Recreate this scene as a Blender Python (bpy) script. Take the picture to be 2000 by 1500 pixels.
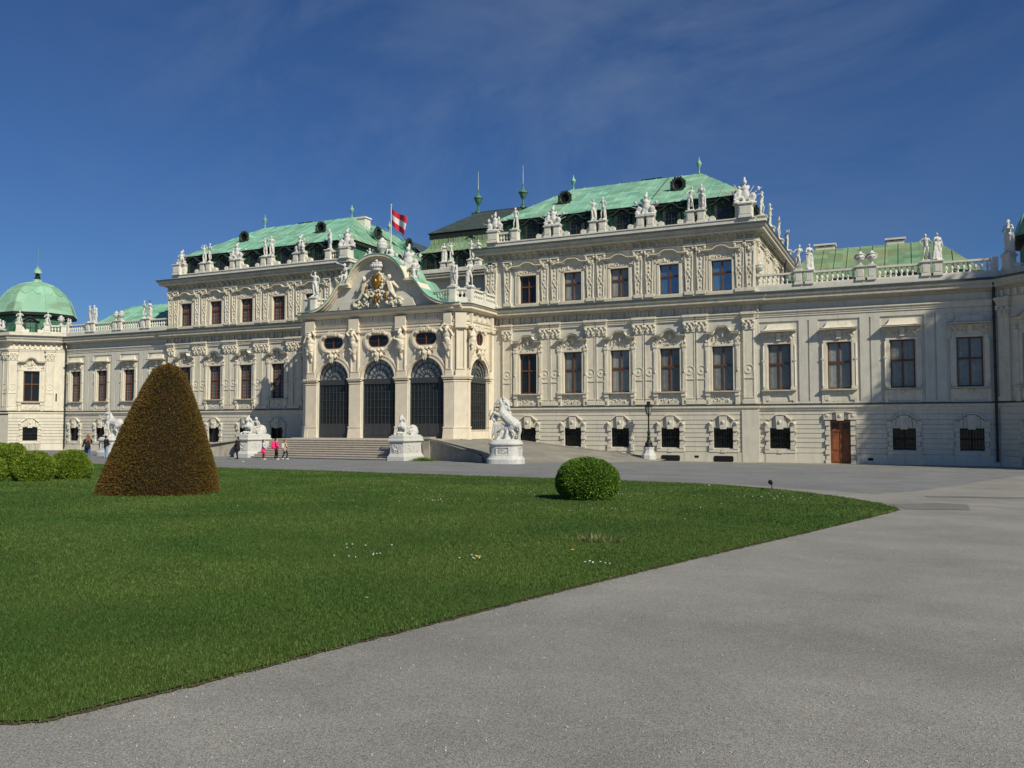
import bpy, bmesh, math, random
import numpy as np
from mathutils import Vector, Matrix
random.seed(7)
K = 1.16                      # model units -> metres, applied to every top-level object at the end
SLOPE = 0.018
def gz(w): return SLOPE*max(0.0, min(w, 70.0))

# ------------------------------------------------------------ camera, sky, sun, exposure
sc = bpy.context.scene
for o in list(bpy.data.objects): bpy.data.objects.remove(o)
COL = sc.collection
cam = bpy.data.cameras.new("camera"); co = bpy.data.objects.new("camera", cam); COL.objects.link(co)
cam.sensor_width = 36.0; cam.lens = 1663.0/2000*36
cam.clip_start = 0.1; cam.clip_end = 3000
co.location = (36.357*K, -58.726*K, 2.5*K)
co.rotation_euler = (math.radians(90+2.7713), 0, math.radians(25.126))
sc.camera = co
SUN = Vector((2.0, -1.0, 1.77)).normalized()
SUN_EL = math.asin(SUN.z); SUN_AZ = math.atan2(SUN.x, SUN.y)
world = bpy.data.worlds.new("World"); sc.world = world; world.use_nodes = True
nt = world.node_tree; nt.nodes.clear()
wo = nt.nodes.new('ShaderNodeOutputWorld'); bg = nt.nodes.new('ShaderNodeBackground')
sky = nt.nodes.new('ShaderNodeTexSky'); sky.sky_type = 'NISHITA'; sky.sun_disc = False
sky.sun_elevation = SUN_EL; sky.sun_rotation = SUN_AZ
sky.altitude = 200; sky.air_density = 1.0; sky.dust_density = 0.6; sky.ozone_density = 3.0
bg.inputs['Strength'].default_value = 0.053
# thin cirrus streaks, laid out on the real sky direction
tc = nt.nodes.new('ShaderNodeTexCoord'); mp = nt.nodes.new('ShaderNodeMapping')
mp.inputs['Rotation'].default_value = (0.5, 0.3, math.radians(20)); mp.inputs['Scale'].default_value = (1.2, 3.6, 2.4)
ns = nt.nodes.new('ShaderNodeTexNoise'); ns.inputs['Scale'].default_value = 1.5; ns.inputs['Detail'].default_value = 9
ns.inputs['Roughness'].default_value = 0.62; ns.inputs['Distortion'].default_value = 0.6
cr = nt.nodes.new('ShaderNodeValToRGB'); cr.color_ramp.elements[0].position = 0.40; cr.color_ramp.elements[1].position = 0.86
cr.color_ramp.elements[0].color = (0,0,0,1); cr.color_ramp.elements[1].color = (0.8,0.8,0.8,1)
n2 = nt.nodes.new('ShaderNodeTexNoise'); n2.inputs['Scale'].default_value = 1.7; n2.inputs['Detail'].default_value = 2
c2 = nt.nodes.new('ShaderNodeValToRGB'); c2.color_ramp.elements[0].position = 0.30; c2.color_ramp.elements[1].position = 0.68
mu = nt.nodes.new('ShaderNodeMath'); mu.operation = 'MULTIPLY'
mx = nt.nodes.new('ShaderNodeMix'); mx.data_type = 'RGBA'
mx.inputs[7].default_value = (4.6, 6.0, 8.2, 1)
tint = nt.nodes.new('ShaderNodeMix'); tint.data_type = 'RGBA'; tint.blend_type = 'MULTIPLY'; tint.inputs[0].default_value = 1.0
tint.inputs[7].default_value = (0.56, 0.86, 1.30, 1)
L = nt.links
L.new(tc.outputs['Generated'], mp.inputs['Vector']); L.new(mp.outputs[0], ns.inputs['Vector'])
L.new(tc.outputs['Generated'], n2.inputs['Vector'])
dv = nt.nodes.new('ShaderNodeVectorMath'); dv.operation = 'DOT_PRODUCT'; dv.inputs[1].default_value = Vector((-.36,.83,.43)).normalized()
md = nt.nodes.new('ShaderNodeMapRange'); md.inputs[1].default_value = .86; md.inputs[2].default_value = .985; md.inputs[3].default_value = .05; md.inputs[4].default_value = 1.0
m3 = nt.nodes.new('ShaderNodeMath'); m3.operation = 'MULTIPLY'
L.new(tc.outputs['Generated'], dv.inputs[0]); L.new(dv.outputs['Value'], md.inputs[0]); L.new(md.outputs[0], m3.inputs[0])
L.new(ns.outputs[0], cr.inputs[0]); L.new(n2.outputs[0], c2.inputs[0])
L.new(cr.outputs[0], mu.inputs[0]); L.new(c2.outputs[0], mu.inputs[1])
L.new(sky.outputs[0], tint.inputs[6]); L.new(tint.outputs[2], mx.inputs[6]); L.new(mu.outputs[0], m3.inputs[1]); L.new(m3.outputs[0], mx.inputs[0])
L.new(mx.outputs[2], bg.inputs['Color']); L.new(bg.outputs[0], wo.inputs[0])
sl = bpy.data.lights.new("sun", 'SUN'); sl.energy = 5.0; sl.angle = math.radians(0.53); sl.color = (1.0, 0.94, 0.79)
so = bpy.data.objects.new("sun", sl); COL.objects.link(so)
so.rotation_euler = SUN.to_track_quat('Z', 'Y').to_euler(); so.location = (60, -60, 80)
sc.view_settings.view_transform = 'Standard'; sc.view_settings.look = 'None'
sc.view_settings.exposure = 0.0; sc.view_settings.gamma = 1.0; sc.view_settings.use_curve_mapping = False

# ------------------------------------------------------------ helpers
class MB:
    """collects shapes given as (x, w, z): x along the facade, w towards the viewer, z up"""
    def __init__(s, ox=0, ow=0, ang=0):
        s.v = []; s.f = []; s.mi = []; s.ox = ox; s.ow = ow; s.c = math.cos(ang); s.s = math.sin(ang); s.m = 0
    def P(s, p):
        x, w, z = p
        return (s.ox + x*s.c - w*s.s, -(s.ow + x*s.s + w*s.c), z)
    def add(s, vs, fs):
        b = len(s.v); s.v += [s.P(p) for p in vs]
        for f in fs: s.f.append(tuple(b+i for i in f)); s.mi.append(s.m)
    def quad(s, a, b, c, d): s.add([a, b, c, d], [(0, 1, 2, 3)])
    def box(s, x0, x1, w0, w1, z0, z1):
        s.add([(x0,w0,z0),(x1,w0,z0),(x1,w1,z0),(x0,w1,z0),(x0,w0,z1),(x1,w0,z1),(x1,w1,z1),(x0,w1,z1)],
              [(0,3,2,1),(4,5,6,7),(0,1,5,4),(1,2,6,5),(2,3,7,6),(3,0,4,7)])
    def rings(s, rs, cap=True, close=True):
        n = len(rs[0]); vs = [p for r in rs for p in r]; fs = []
        for i in range(len(rs)-1):
            for j in range(n if close else n-1):
                k = (j+1) % n
                fs.append((i*n+j, i*n+k, (i+1)*n+k, (i+1)*n+j))
        if cap: fs.append(tuple(range(n))); fs.append(tuple((len(rs)-1)*n+j for j in range(n)))
        s.add(vs, fs)
    def prismw(s, poly, w0, w1): s.rings([[(x, w0, z) for x, z in poly], [(x, w1, z) for x, z in poly]])
    def prismz(s, poly, z0, z1): s.rings([[(x, w, z0) for x, w in poly], [(x, w, z1) for x, w in poly]])
    def tbox(s, x0, x1, w0, w1, z0, z1, g):      # box flaring by g towards its bottom
        s.rings([[(x0-g,w0-g,z0),(x1+g,w0-g,z0),(x1+g,w1+g,z0),(x0-g,w1+g,z0)],[(x0,w0,z1),(x1,w0,z1),(x1,w1,z1),(x0,w1,z1)]])
    def lathe(s, cx, cw, prof, n=10, sx=1, sw=1, rot=0):
        s.rings([[(cx+r*sx*math.cos(2*math.pi*j/n+rot), cw+r*sw*math.sin(2*math.pi*j/n+rot), z) for j in range(n)] for r, z in prof])
    def tube(s, p, q, r, r2=None, n=6):
        r2 = r if r2 is None else r2
        p, q = Vector(p), Vector(q); d = (q-p).normalized()
        a = d.orthogonal().normalized(); b = d.cross(a)
        s.rings([[tuple(c+rr*(a*math.cos(2*math.pi*j/n)+b*math.sin(2*math.pi*j/n))) for j in range(n)] for c, rr in ((p, r), (q, r2))])
    def ball(s, c, r, n=7, m=4):
        if not hasattr(r, '__len__'): r = (r, r, r)
        rs = []
        for i in range(m+1):
            t = math.pi*(i+0.0)/m; t = min(max(t, .08), math.pi-.08)
            rs.append([(c[0]+r[0]*math.sin(t)*math.cos(2*math.pi*j/n), c[1]+r[1]*math.sin(t)*math.sin(2*math.pi*j/n), c[2]+r[2]*math.cos(t)) for j in range(n)])
        s.rings(rs)
    def ribbon(s, pts, t, w0, w1):               # band following pts (x,z), thickness t above it
        lo = [(x, z) for x, z in pts]; hi = []
        for i, (x, z) in enumerate(pts):
            a = pts[max(0, i-1)]; b = pts[min(len(pts)-1, i+1)]
            dx, dz = b[0]-a[0], b[1]-a[1]; l = math.hypot(dx, dz) or 1
            hi.append((x-dz/l*t, z+dx/l*t))
        for i in range(len(pts)-1):
            s.prismw([lo[i], lo[i+1], hi[i+1], hi[i]], w0, w1)
    def mould(s, path, prof, closed=False):
        """sweep a (projection, z) profile along a plan path; outward is to the left of the walking direction turned +90"""
        n = len(path); rings = []
        for i in range(n):
            if closed: a, b = path[i-1], path[(i+1) % n]
            else: a, b = path[max(0, i-1)], path[min(n-1, i+1)]
            c = path[i]
            def nd(p, q):
                dx, dw = q[0]-p[0], q[1]-p[1]; l = math.hypot(dx, dw) or 1
                return (-dw/l, dx/l)
            n1 = nd(a, c) if a != c else nd(c, b); n2_ = nd(c, b) if b != c else n1
            mx_, mw = n1[0]+n2_[0], n1[1]+n2_[1]; k = 2/(mx_*mx_+mw*mw)
            rings.append([(c[0]+mx_*k*p, c[1]+mw*k*p, z) for p, z in prof])
        if closed: rings.append(rings[0])
        s.rings(rings, cap=not closed)
    def wall(s, x0, x1, z0, z1, w, holes=(), depth=.3):
        xs = sorted({x0, x1, *[h[0] for h in holes], *[h[1] for h in holes]})
        zs = sorted({z0, z1, *[h[2] for h in holes], *[h[3] for h in holes]})
        for i in range(len(xs)-1):
            for j in range(len(zs)-1):
                cx, cz = (xs[i]+xs[i+1])/2, (zs[j]+zs[j+1])/2
                if any(h[0] < cx < h[1] and h[2] < cz < h[3] for h in holes): continue
                s.quad((xs[i],w,zs[j]),(xs[i+1],w,zs[j]),(xs[i+1],w,zs[j+1]),(xs[i],w,zs[j+1]))
        for a, b, c, d in holes:
            q = w-depth
            s.quad((a,w,c),(a,q,c),(a,q,d),(a,w,d)); s.quad((b,w,c),(b,w,d),(b,q,d),(b,q,c))
            s.quad((a,w,d),(a,q,d),(b,q,d),(b,w,d)); s.quad((a,w,c),(b,w,c),(b,q,c),(a,q,c))
    def build(s, name, mats, parent=None, loc=None, smooth=False, recalc=True):
        me = bpy.data.meshes.new(name); me.from_pydata(s.v, [], s.f)
        if not isinstance(mats, (list, tuple)): mats = [mats]
        for m in mats: me.materials.append(m)
        if len(mats) > 1: me.polygons.foreach_set('material_index', s.mi)
        if recalc:
            bm = bmesh.new(); bm.from_mesh(me); bmesh.ops.recalc_face_normals(bm, faces=bm.faces); bm.to_mesh(me); bm.free()
        if smooth: me.polygons.foreach_set('use_smooth', [True]*len(me.polygons))
        o = bpy.data.objects.new(name, me); COL.objects.link(o)
        if parent: o.parent = parent
        if loc: o.location = loc
        return o
def tag(o, label, cat=None, group=None, kind=None):
    if label: o['label'] = label
    if cat: o['category'] = cat
    if group: o['group'] = group
    if kind: o['kind'] = kind
    return o
def empty(name, loc=(0,0,0), rz=0, parent=None):
    o = bpy.data.objects.new(name, None); COL.objects.link(o); o.location = loc; o.rotation_euler[2] = rz; o.empty_display_size = .3
    if parent: o.parent = parent
    return o
def copy_tree(o, parent=None):
    c = o.copy(); COL.objects.link(c); c.parent = parent
    for ch in list(o.children): copy_tree(ch, c)
    return c
def at(x, w, z): return (x, -w, z)

# ------------------------------------------------------------ materials
def mat(name, base, rough=.8, var=.12, scale=3.0, stain=0.0, stain_col=(.12,.10,.08), bump=0.0, bscale=60, metallic=0, spec=.3, drip=False, detail=6):
    m = bpy.data.materials.new(name); m.use_nodes = True; t = m.node_tree; b = t.nodes['Principled BSDF']; l = t.links
    b.inputs['Roughness'].default_value = rough; b.inputs['Metallic'].default_value = metallic
    b.inputs['Specular IOR Level'].default_value = spec
    g = t.nodes.new('ShaderNodeNewGeometry'); n = t.nodes.new('ShaderNodeTexNoise')
    n.inputs['Scale'].default_value = scale; n.inputs['Detail'].default_value = detail; n.inputs['Roughness'].default_value = .6
    l.new(g.outputs['Position'], n.inputs['Vector'])
    r = t.nodes.new('ShaderNodeValToRGB'); lo = [c*(1-var) for c in base]; hi = [min(1, c*(1+var)) for c in base]
    r.color_ramp.elements[0].position = .3; r.color_ramp.elements[1].position = .7
    r.color_ramp.elements[0].color = (*lo, 1); r.color_ramp.elements[1].color = (*hi, 1); l.new(n.outputs[0], r.inputs[0])
    out = r.outputs[0]
    if stain:
        mpn = t.nodes.new('ShaderNodeMapping'); mpn.inputs['Scale'].default_value = (1.6, 1.6, .22 if drip else 1.2)
        l.new(g.outputs['Position'], mpn.inputs['Vector'])
        n3 = t.nodes.new('ShaderNodeTexNoise'); n3.inputs['Scale'].default_value = 2.3; n3.inputs['Detail'].default_value = 8; n3.inputs['Roughness'].default_value = .7
        l.new(mpn.outputs[0], n3.inputs['Vector'])
        r3 = t.nodes.new('ShaderNodeValToRGB'); r3.color_ramp.elements[0].position = .5; r3.color_ramp.elements[1].position = .78
        r3.color_ramp.elements[1].color = (stain, stain, stain, 1); l.new(n3.outputs[0], r3.inputs[0])
        x = t.nodes.new('ShaderNodeMix'); x.data_type = 'RGBA'; x.inputs[7].default_value = (*stain_col, 1)
        l.new(r3.outputs[0], x.inputs[0]); l.new(out, x.inputs[6]); out = x.outputs[2]
    l.new(out, b.inputs['Base Color'])
    if bump:
        nb = t.nodes.new('ShaderNodeTexNoise'); nb.inputs['Scale'].default_value = bscale; nb.inputs['Detail'].default_value = 4
        l.new(g.outputs['Position'], nb.inputs['Vector'])
        bp = t.nodes.new('ShaderNodeBump'); bp.inputs['Strength'].default_value = bump; bp.inputs['Distance'].default_value = .02
        l.new(nb.outputs[0], bp.inputs['Height']); l.new(bp.outputs[0], b.inputs['Normal'])
    return m
M = {}
M['wall'] = mat('stucco_field', (.59,.562,.475), .9, .07, 1.2, .55, (.30,.28,.25), bump=.25, drip=True)
M['trim'] = mat('stucco_trim', (.655,.60,.475), .85, .08, 2.0, .55, (.34,.29,.22), bump=.3, drip=True)
M['base'] = mat('rusticated_stucco', (.615,.57,.46), .9, .07, 1.0, .5, (.33,.30,.26), bump=.3, drip=True)
M['portico'] = mat('portico_stone', (.665,.59,.455), .85, .08, 1.6, .35, (.42,.32,.24), bump=.3, drip=True)
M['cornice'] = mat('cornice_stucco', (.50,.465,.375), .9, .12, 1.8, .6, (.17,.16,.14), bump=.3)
M['attic'] = mat('attic_stone', (.66,.63,.54), .85, .1, 2.0, .35, (.30,.28,.25), bump=.3, drip=True)
M['ledge'] = mat('lead_flashing', (.055,.068,.062), .6, .2, 2.0, .3, (.2,.22,.2))
M['marble'] = mat('white_stone', (.52,.515,.48), .75, .10, 5.0, .6, (.30,.29,.27), bump=.35, bscale=30)
M['statue'] = mat('weathered_white_stone', (.56,.55,.51), .8, .12, 6.0, .75, (.24,.23,.21), bump=.4, bscale=25)
M['wood'] = mat('window_wood', (.13,.055,.026), .45, .2, 8)
M['woodold'] = mat('old_window_wood', (.13,.045,.025), .5, .2, 8)
M['door'] = mat('door_wood', (.24,.085,.035), .5, .18, 5, bump=.2)
M['iron'] = mat('black_iron', (.012,.012,.014), .5, .2, 8)
M['steel'] = mat('grey_painted_metal', (.045,.048,.05), .45, .15, 6)
M['dark'] = mat('dark_void', (.008,.008,.009), .9, .2, 4)
M['gold'] = mat('gilding', (.34,.20,.045), .45, .3, 9, metallic=.85)
M['concrete'] = mat('ramp_stone', (.33,.30,.25), .9, .15, 1.5, .75, (.09,.08,.07), bump=.4, drip=True)
M['step'] = mat('stair_stone', (.46,.41,.34), .85, .12, 3, .4, (.2,.18,.15), bump=.3)
M['slate'] = mat('dark_copper_roof', (.052,.07,.062), .55, .3, 1.0, .5, (.10,.13,.10))
M['eave'] = mat('dark_eave', (.018,.022,.02), .7, .3, 3)  # near-black on the eave strips puts the overhang's shadow into the colour
M['mansard'] = mat('dark_green_mansard', (.06,.16,.10), .65, .5, 2.2, .7, (.14,.32,.20))
M['dormer'] = mat('dormer_metal', (.022,.034,.028), .6, .4, 3, .35, (.09,.16,.11))
M['pipe'] = mat('drainpipe_metal', (.03,.035,.033), .5, .2, 4)

def copper(name, a, b, c, brown=.0, panel=1.0):
    m = bpy.data.materials.new(name); m.use_nodes = True; t = m.node_tree; p = t.nodes['Principled BSDF']; l = t.links
    p.inputs['Roughness'].default_value = .62; p.inputs['Specular IOR Level'].default_value = .35
    g = t.nodes.new('ShaderNodeNewGeometry')
    n = t.nodes.new('ShaderNodeTexNoise'); n.inputs['Scale'].default_value = .35; n.inputs['Detail'].default_value = 7; n.inputs['Roughness'].default_value = .65
    l.new(g.outputs['Position'], n.inputs['Vector'])
    r = t.nodes.new('ShaderNodeValToRGB'); e = r.color_ramp.elements
    e[0].position = .32; e[0].color = (*a, 1); e[1].position = .72; e[1].color = (*c, 1)
    k = e.new(.5); k.color = (*b, 1); l.new(n.outputs[0], r.inputs[0])
    # sheet-to-sheet tone changes
    mp = t.nodes.new('ShaderNodeMapping'); mp.inputs['Scale'].default_value = (.9*panel, .9*panel, 1.5*panel)
    l.new(g.outputs['Position'], mp.inputs[0])
    v = t.nodes.new('ShaderNodeTexVoronoi'); v.distance = 'CHEBYCHEV'; v.inputs['Scale'].default_value = 1.0; v.inputs['Randomness'].default_value = .35; l.new(mp.outputs[0], v.inputs['Vector'])
    h = t.nodes.new('ShaderNodeHueSaturation'); mr = t.nodes.new('ShaderNodeMapRange'); sp = t.nodes.new('ShaderNodeSeparateColor')
    l.new(v.outputs['Color'], sp.inputs[0]); l.new(sp.outputs[0], mr.inputs[0]); mr.inputs[3].default_value = .74; mr.inputs[4].default_value = 1.16
    l.new(mr.outputs[0], h.inputs['Value']); l.new(r.outputs[0], h.inputs['Color'])
    out = h.outputs[0]
    n3 = t.nodes.new('ShaderNodeTexNoise'); n3.inputs['Scale'].default_value = 1.4; n3.inputs['Detail'].default_value = 8; n3.inputs['Roughness'].default_value = .7
    mp2 = t.nodes.new('ShaderNodeMapping'); mp2.inputs['Scale'].default_value = (1.3, .35, .35); l.new(g.outputs['Position'], mp2.inputs[0]); l.new(mp2.outputs[0], n3.inputs['Vector'])
    r3 = t.nodes.new('ShaderNodeValToRGB'); r3.color_ramp.elements[0].position = .56; r3.color_ramp.elements[1].position = .8
    r3.color_ramp.elements[1].color = (brown, brown, brown, 1); l.new(n3.outputs[0], r3.inputs[0])
    x = t.nodes.new('ShaderNodeMix'); x.data_type = 'RGBA'; x.inputs[7].default_value = (.17, .13, .05, 1)
    l.new(r3.outputs[0], x.inputs[0]); l.new(out, x.inputs[6]); l.new(x.outputs[2], p.inputs['Base Color'])
    bp = t.nodes.new('ShaderNodeBump'); bp.inputs['Strength'].default_value = .3; bp.inputs['Distance'].default_value = .05
    l.new(n3.outputs[0], bp.inputs['Height']); l.new(bp.outputs[0], p.inputs['Normal'])
    return m
M['copper'] = copper('green_copper', (.16,.36,.24), (.24,.44,.31), (.27,.35,.16), .55)
M['copperteal'] = copper('pale_green_copper', (.17,.39,.28), (.22,.44,.32), (.22,.36,.21), .3)
M['copperold'] = copper('streaked_green_copper', (.14,.26,.15), (.20,.30,.17), (.22,.24,.11), .85)
M['copperdome'] = copper('dome_copper', (.20,.39,.27), (.25,.44,.30), (.20,.29,.15), .3, .6)

def glass(name, base, rough=.05, spec=.6, ior=1.5, noise=.2, scale=2.5):
    m = mat(name, base, rough, noise, scale, spec=spec); t = m.node_tree; p = t.nodes['Principled BSDF']; p.inputs['IOR'].default_value = ior
    oi = t.nodes.new('ShaderNodeObjectInfo'); mr = t.nodes.new('ShaderNodeMapRange'); mr.inputs[3].default_value = .55; mr.inputs[4].default_value = 1.35
    h = t.nodes.new('ShaderNodeHueSaturation'); src = p.inputs['Base Color'].links[0].from_socket
    t.links.new(oi.outputs['Random'], mr.inputs[0]); t.links.new(mr.outputs[0], h.inputs['Value']); t.links.new(src, h.inputs['Color']); t.links.new(h.outputs[0], p.inputs['Base Color'])
    g = t.nodes.new('ShaderNodeNewGeometry'); nb = t.nodes.new('ShaderNodeTexNoise'); nb.inputs['Scale'].default_value = 1.8; bp = t.nodes.new('ShaderNodeBump'); bp.inputs['Strength'].default_value = .25; bp.inputs['Distance'].default_value = .05
    t.links.new(g.outputs['Position'], nb.inputs['Vector']); t.links.new(nb.outputs[0], bp.inputs['Height']); t.links.new(bp.outputs[0], p.inputs['Normal'])
    return m
M['pane_dark'] = glass('dark_window_glass', (.012,.013,.016), .04, .5)
M['pane_blind'] = glass('glass_over_blinds', (.20,.22,.21), .06, .5)
M['strip'] = glass('pale_blind_edge', (.27,.27,.24), .1, .5)
M['pane_blue'] = glass('sky_tinted_glass', (.05,.10,.17), .03, 1.0, 2.0, .08)  # blue sky reflection is painted into the base colour of these panes
M['pane_lattice'] = glass('latticed_old_glass', (.045,.045,.05), .08, .5)
M['lattice'] = mat('lattice_bars', (.30,.27,.24), .6, .2, 5)
M['fan'] = glass('fanlight_glass', (.20,.215,.21), .12, .5)
M['gateglass'] = glass('dark_gate_glass', (.012,.014,.015), .06, .5, noise=.4)

# ------------------------------------------------------------ palace, all dimensions in palace units
palace = empty('palace'); tag(palace, "cream baroque palace with green copper roofs, arched portico and domed corner pavilions", 'palace')
R = random.Random(3)
def relief(mb, x0, x1, z0, z1, w, n, s, seed=0, shape=None, rel=.9):
    """carved ornament: scrolls and leaves as small overlapping lumps"""
    r = random.Random(seed)
    for i in range(n):
        for _ in range(20):
            x = r.uniform(x0, x1); z = r.uniform(z0, z1)
            if shape is None or shape(x, z): break
        a = s*r.uniform(.6, 1.4)
        if r.random() < .35:
            t0 = r.uniform(0, 6.28); ns_ = 6; rad = a*1.3
            pts = [(x+rad*(1-k/8)*math.cos(t0+k*.9), w+.02, z+rad*(1-k/8)*math.sin(t0+k*.9)) for k in range(ns_)]
            for k in range(ns_-1): mb.tube(pts[k], pts[k+1], a*.38*(1-k*.1), n=5)
        else:
            mb.ball((x, w, z), (a*r.uniform(.5, 1), a*rel*.8, a*r.uniform(.6, 1.2)), 6, 4)

ARCH = [(-1.17,0),(-.62,0),(-.50,.05),(-.40,.16),(-.30,.29),(-.17,.38),(0,.42),(.17,.38),(.30,.29),(.40,.16),(.50,.05),(.62,0),(1.17,0)]
TRAP = [(-1.17,0),(-.66,0),(-.55,.06),(-.36,.34),(-.24,.42),(.24,.42),(.36,.34),(.55,.06),(.66,0),(1.17,0)]
def under(curve, zoff):
    def f(x, z):
        for i in range(len(curve)-1):
            if curve[i][0] <= x <= curve[i+1][0]:
                t = (x-curve[i][0])/max(1e-6, curve[i+1][0]-curve[i][0])
                return z < zoff+curve[i][1]+(curve[i+1][1]-curve[i][1])*t-.06
        return False
    return f

def win_frame(W, H, tr, wood, z=0, wq=-.2, lat=False):
    """frame object with its origin at the sill centre; H height, tr transom height"""
    b = MB(); h = W/2
    b.box(-h, -h+.075, wq-.05, wq+.05, 0, H); b.box(h-.075, h, wq-.05, wq+.05, 0, H)
    b.box(-h+.075, h-.075, wq-.05, wq+.05, H-.08, H); b.box(-h+.075, h-.075, wq-.05, wq+.05, 0, .09)
    b.box(-.045, .045, wq-.04, wq+.065, .09, H-.08)
    b.box(-h+.075, -.045, wq-.04, wq+.075, tr-.055, tr+.055); b.box(.045, h-.075, wq-.04, wq+.075, tr-.055, tr+.055)
    return b.build('window', M[wood])
def win_pane(W, H, tr, kind, wq=-.2):
    b = MB(); h = W/2-.05
    b.box(-h, h, wq-.03, wq-.012, .05, H-.05)
    mats = [M['pane_'+kind]]
    if kind == 'blind':
        b.m = 1
        for x0 in (-h+.12, .10): b.box(x0, x0+.13, wq-.012, wq-.006, .25, tr-.25); b.box(x0, x0+.13, wq-.012, wq-.006, tr+.08, H-.42)
        mats.append(M['strip'])
    if kind == 'lattice':
        b.m = 1; mats.append(M['lattice'])
        nz = max(4, int(H/.3))
        for i in range(1, nz): z = H*i/nz; b.box(-h, h, wq-.012, wq-.002, z-.012, z+.012)
        for sx in (-1, 1):
            for q in (.33, .66): x = sx*h*q; b.box(x-.01, x+.01, wq-.012, wq-.001, .08, H-.08)
    return b.build('pane', mats)
def grille(W, H, wq=.0):
    b = MB(); n = 8
    for i in range(n+1):
        x = -W/2+.05+(W-.1)*i/n; b.tube((x, wq, 0), (x, wq, H), .016, n=4)
    for k in range(1, 4): b.tube((-W/2, wq-.02, H*k/4), (W/2, wq-.02, H*k/4), .014, n=4)
    return b.build('grille', M['iron'])

TYPES = {}
def deftype(key, W, H, tr, wood, kind, build):
    fr = win_frame(W, H, tr, wood); pn = win_pane(W, H, tr, kind); pn.parent = fr
    build(fr); TYPES[key] = fr
    return fr
def pn_surround(shape, seed):
    def f(fr):
        W, H = 1.42, 3.05; z0 = 0
        b = MB()
        for s in (-1, 1):
            x = s*(W/2+.10); b.box(min(x-.10*1, x+.10), max(x-.10, x+.10), 0, .10, 0, H+.1)
            x = s*(W/2+.33); b.box(x-.13, x+.13, 0, .16, .02, H+.12)
            b.box(x-.16, x+.16, 0, .20, H+.05, H+.22); b.box(x-.15, x+.15, 0, .20, 0, .16)
            b.box(x-.07, x+.07, .16, .185, H*.5, H*.92); b.ball((x, .18, H*.46), (.06,.05,.12), 6, 4)
            relief(b, x-.14, x+.14, H+.25, H+.56, .15, 6, .075, seed+2+s)
            x = s*(W/2+.28); b.box(x-.16, x+.16, 0, .24, -.34, -.1)      # console below sill
            b.box(x-.13, x+.13, 0, .18, -.95, -.34)
        b.box(-W/2-.2, W/2+.2, 0, .12, H, H+.13)
        b.box(-W/2-.12, W/2+.12, 0, .06, -.84, -.12)                     # apron
        relief(b, -.6, .6, -.72, -.25, .06, 16, .075, seed+9, lambda x, z: z < -.22-.35*(1-(x/.62)**2)+.35*abs(x)*0+.25)
        o = b.build('surround', M['trim'], fr)
        c = TRAP if shape == 'trap' else ARCH; zo = H+.80
        t = MB()
        ply = [(x, z+zo) for x, z in c if abs(x) < 1.0]
        t.prismw([(-.95, H+.13)]+[(-.95, zo)]+ply+[(.95, zo), (.95, H+.13)], 0, .07)
        relief(t, -.66, .66, H+.2, zo+.4, .10, 34, .075, seed+5, under(c, zo))
        t.ball((.05, .18, zo-.02), (.12,.10,.2)); t.ball((.07, .2, zo+.17), .075)
        t.build('tympanum', M['trim'], fr)
        hd = MB(); hd.ribbon([(x, z+zo-.02) for x, z in c], .08, 0, .30); hd.ribbon([(x*1.02, z+zo+.06) for x, z in c], .06, 0, .44)
        hd.build('hood', M['trim'], fr)
        h2 = MB(); h2.ribbon([(x*1.03, z+zo+.122) for x, z in c], .02, 0, .46); h2.build('hood_flashing', M['ledge'], fr)
        s = MB(); s.box(-1.14, 1.14, 0, .30, -.1, -.015); s.build('sill', M['cornice'], fr)
    return f
def up_surround(shape, seed):
    def f(fr):
        W, H = 1.40, 2.12; b = MB()
        for s in (-1, 1):
            x = s*(W/2+.09); b.box(x-.09, x+.09, 0, .10, -.12, H+.08)
            x = s*(W/2+.28); b.box(x-.10, x+.10, 0, .07, -.12, H+.2)
            relief(b, x-.1, x+.1, H+.15, H+.45, .10, 5, .07, seed+s)
        b.box(-W/2-.18, W/2+.18, 0, .10, H, H+.1); b.box(-W/2-.3, W/2+.3, 0, .14, -.16, -.02)
        b.build('surround', M['trim'], fr)
        c = TRAP if shape == 'trap' else ARCH; zo = H+.60
        t = MB(); ply = [(x*1.1, z*.62+zo) for x, z in c if abs(x) < .9]
        t.prismw([(-.85, H+.1), (-.85, zo)]+ply+[(.85, zo), (.85, H+.1)], 0, .05)
        relief(t, -.62, .62, H+.12, H+.36, .07, 16, .07, seed+5)
        t.build('tympanum', M['trim'], fr)
        hd = MB(); hd.ribbon([(x*1.12, z*.62+zo) for x, z in c], .09, 0, .22); hd.ribbon([(x*1.13, z*.62+zo+.09) for x, z in c], .06, 0, .36)
        hd.build('hood', M['trim'], fr)
    return f
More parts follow.
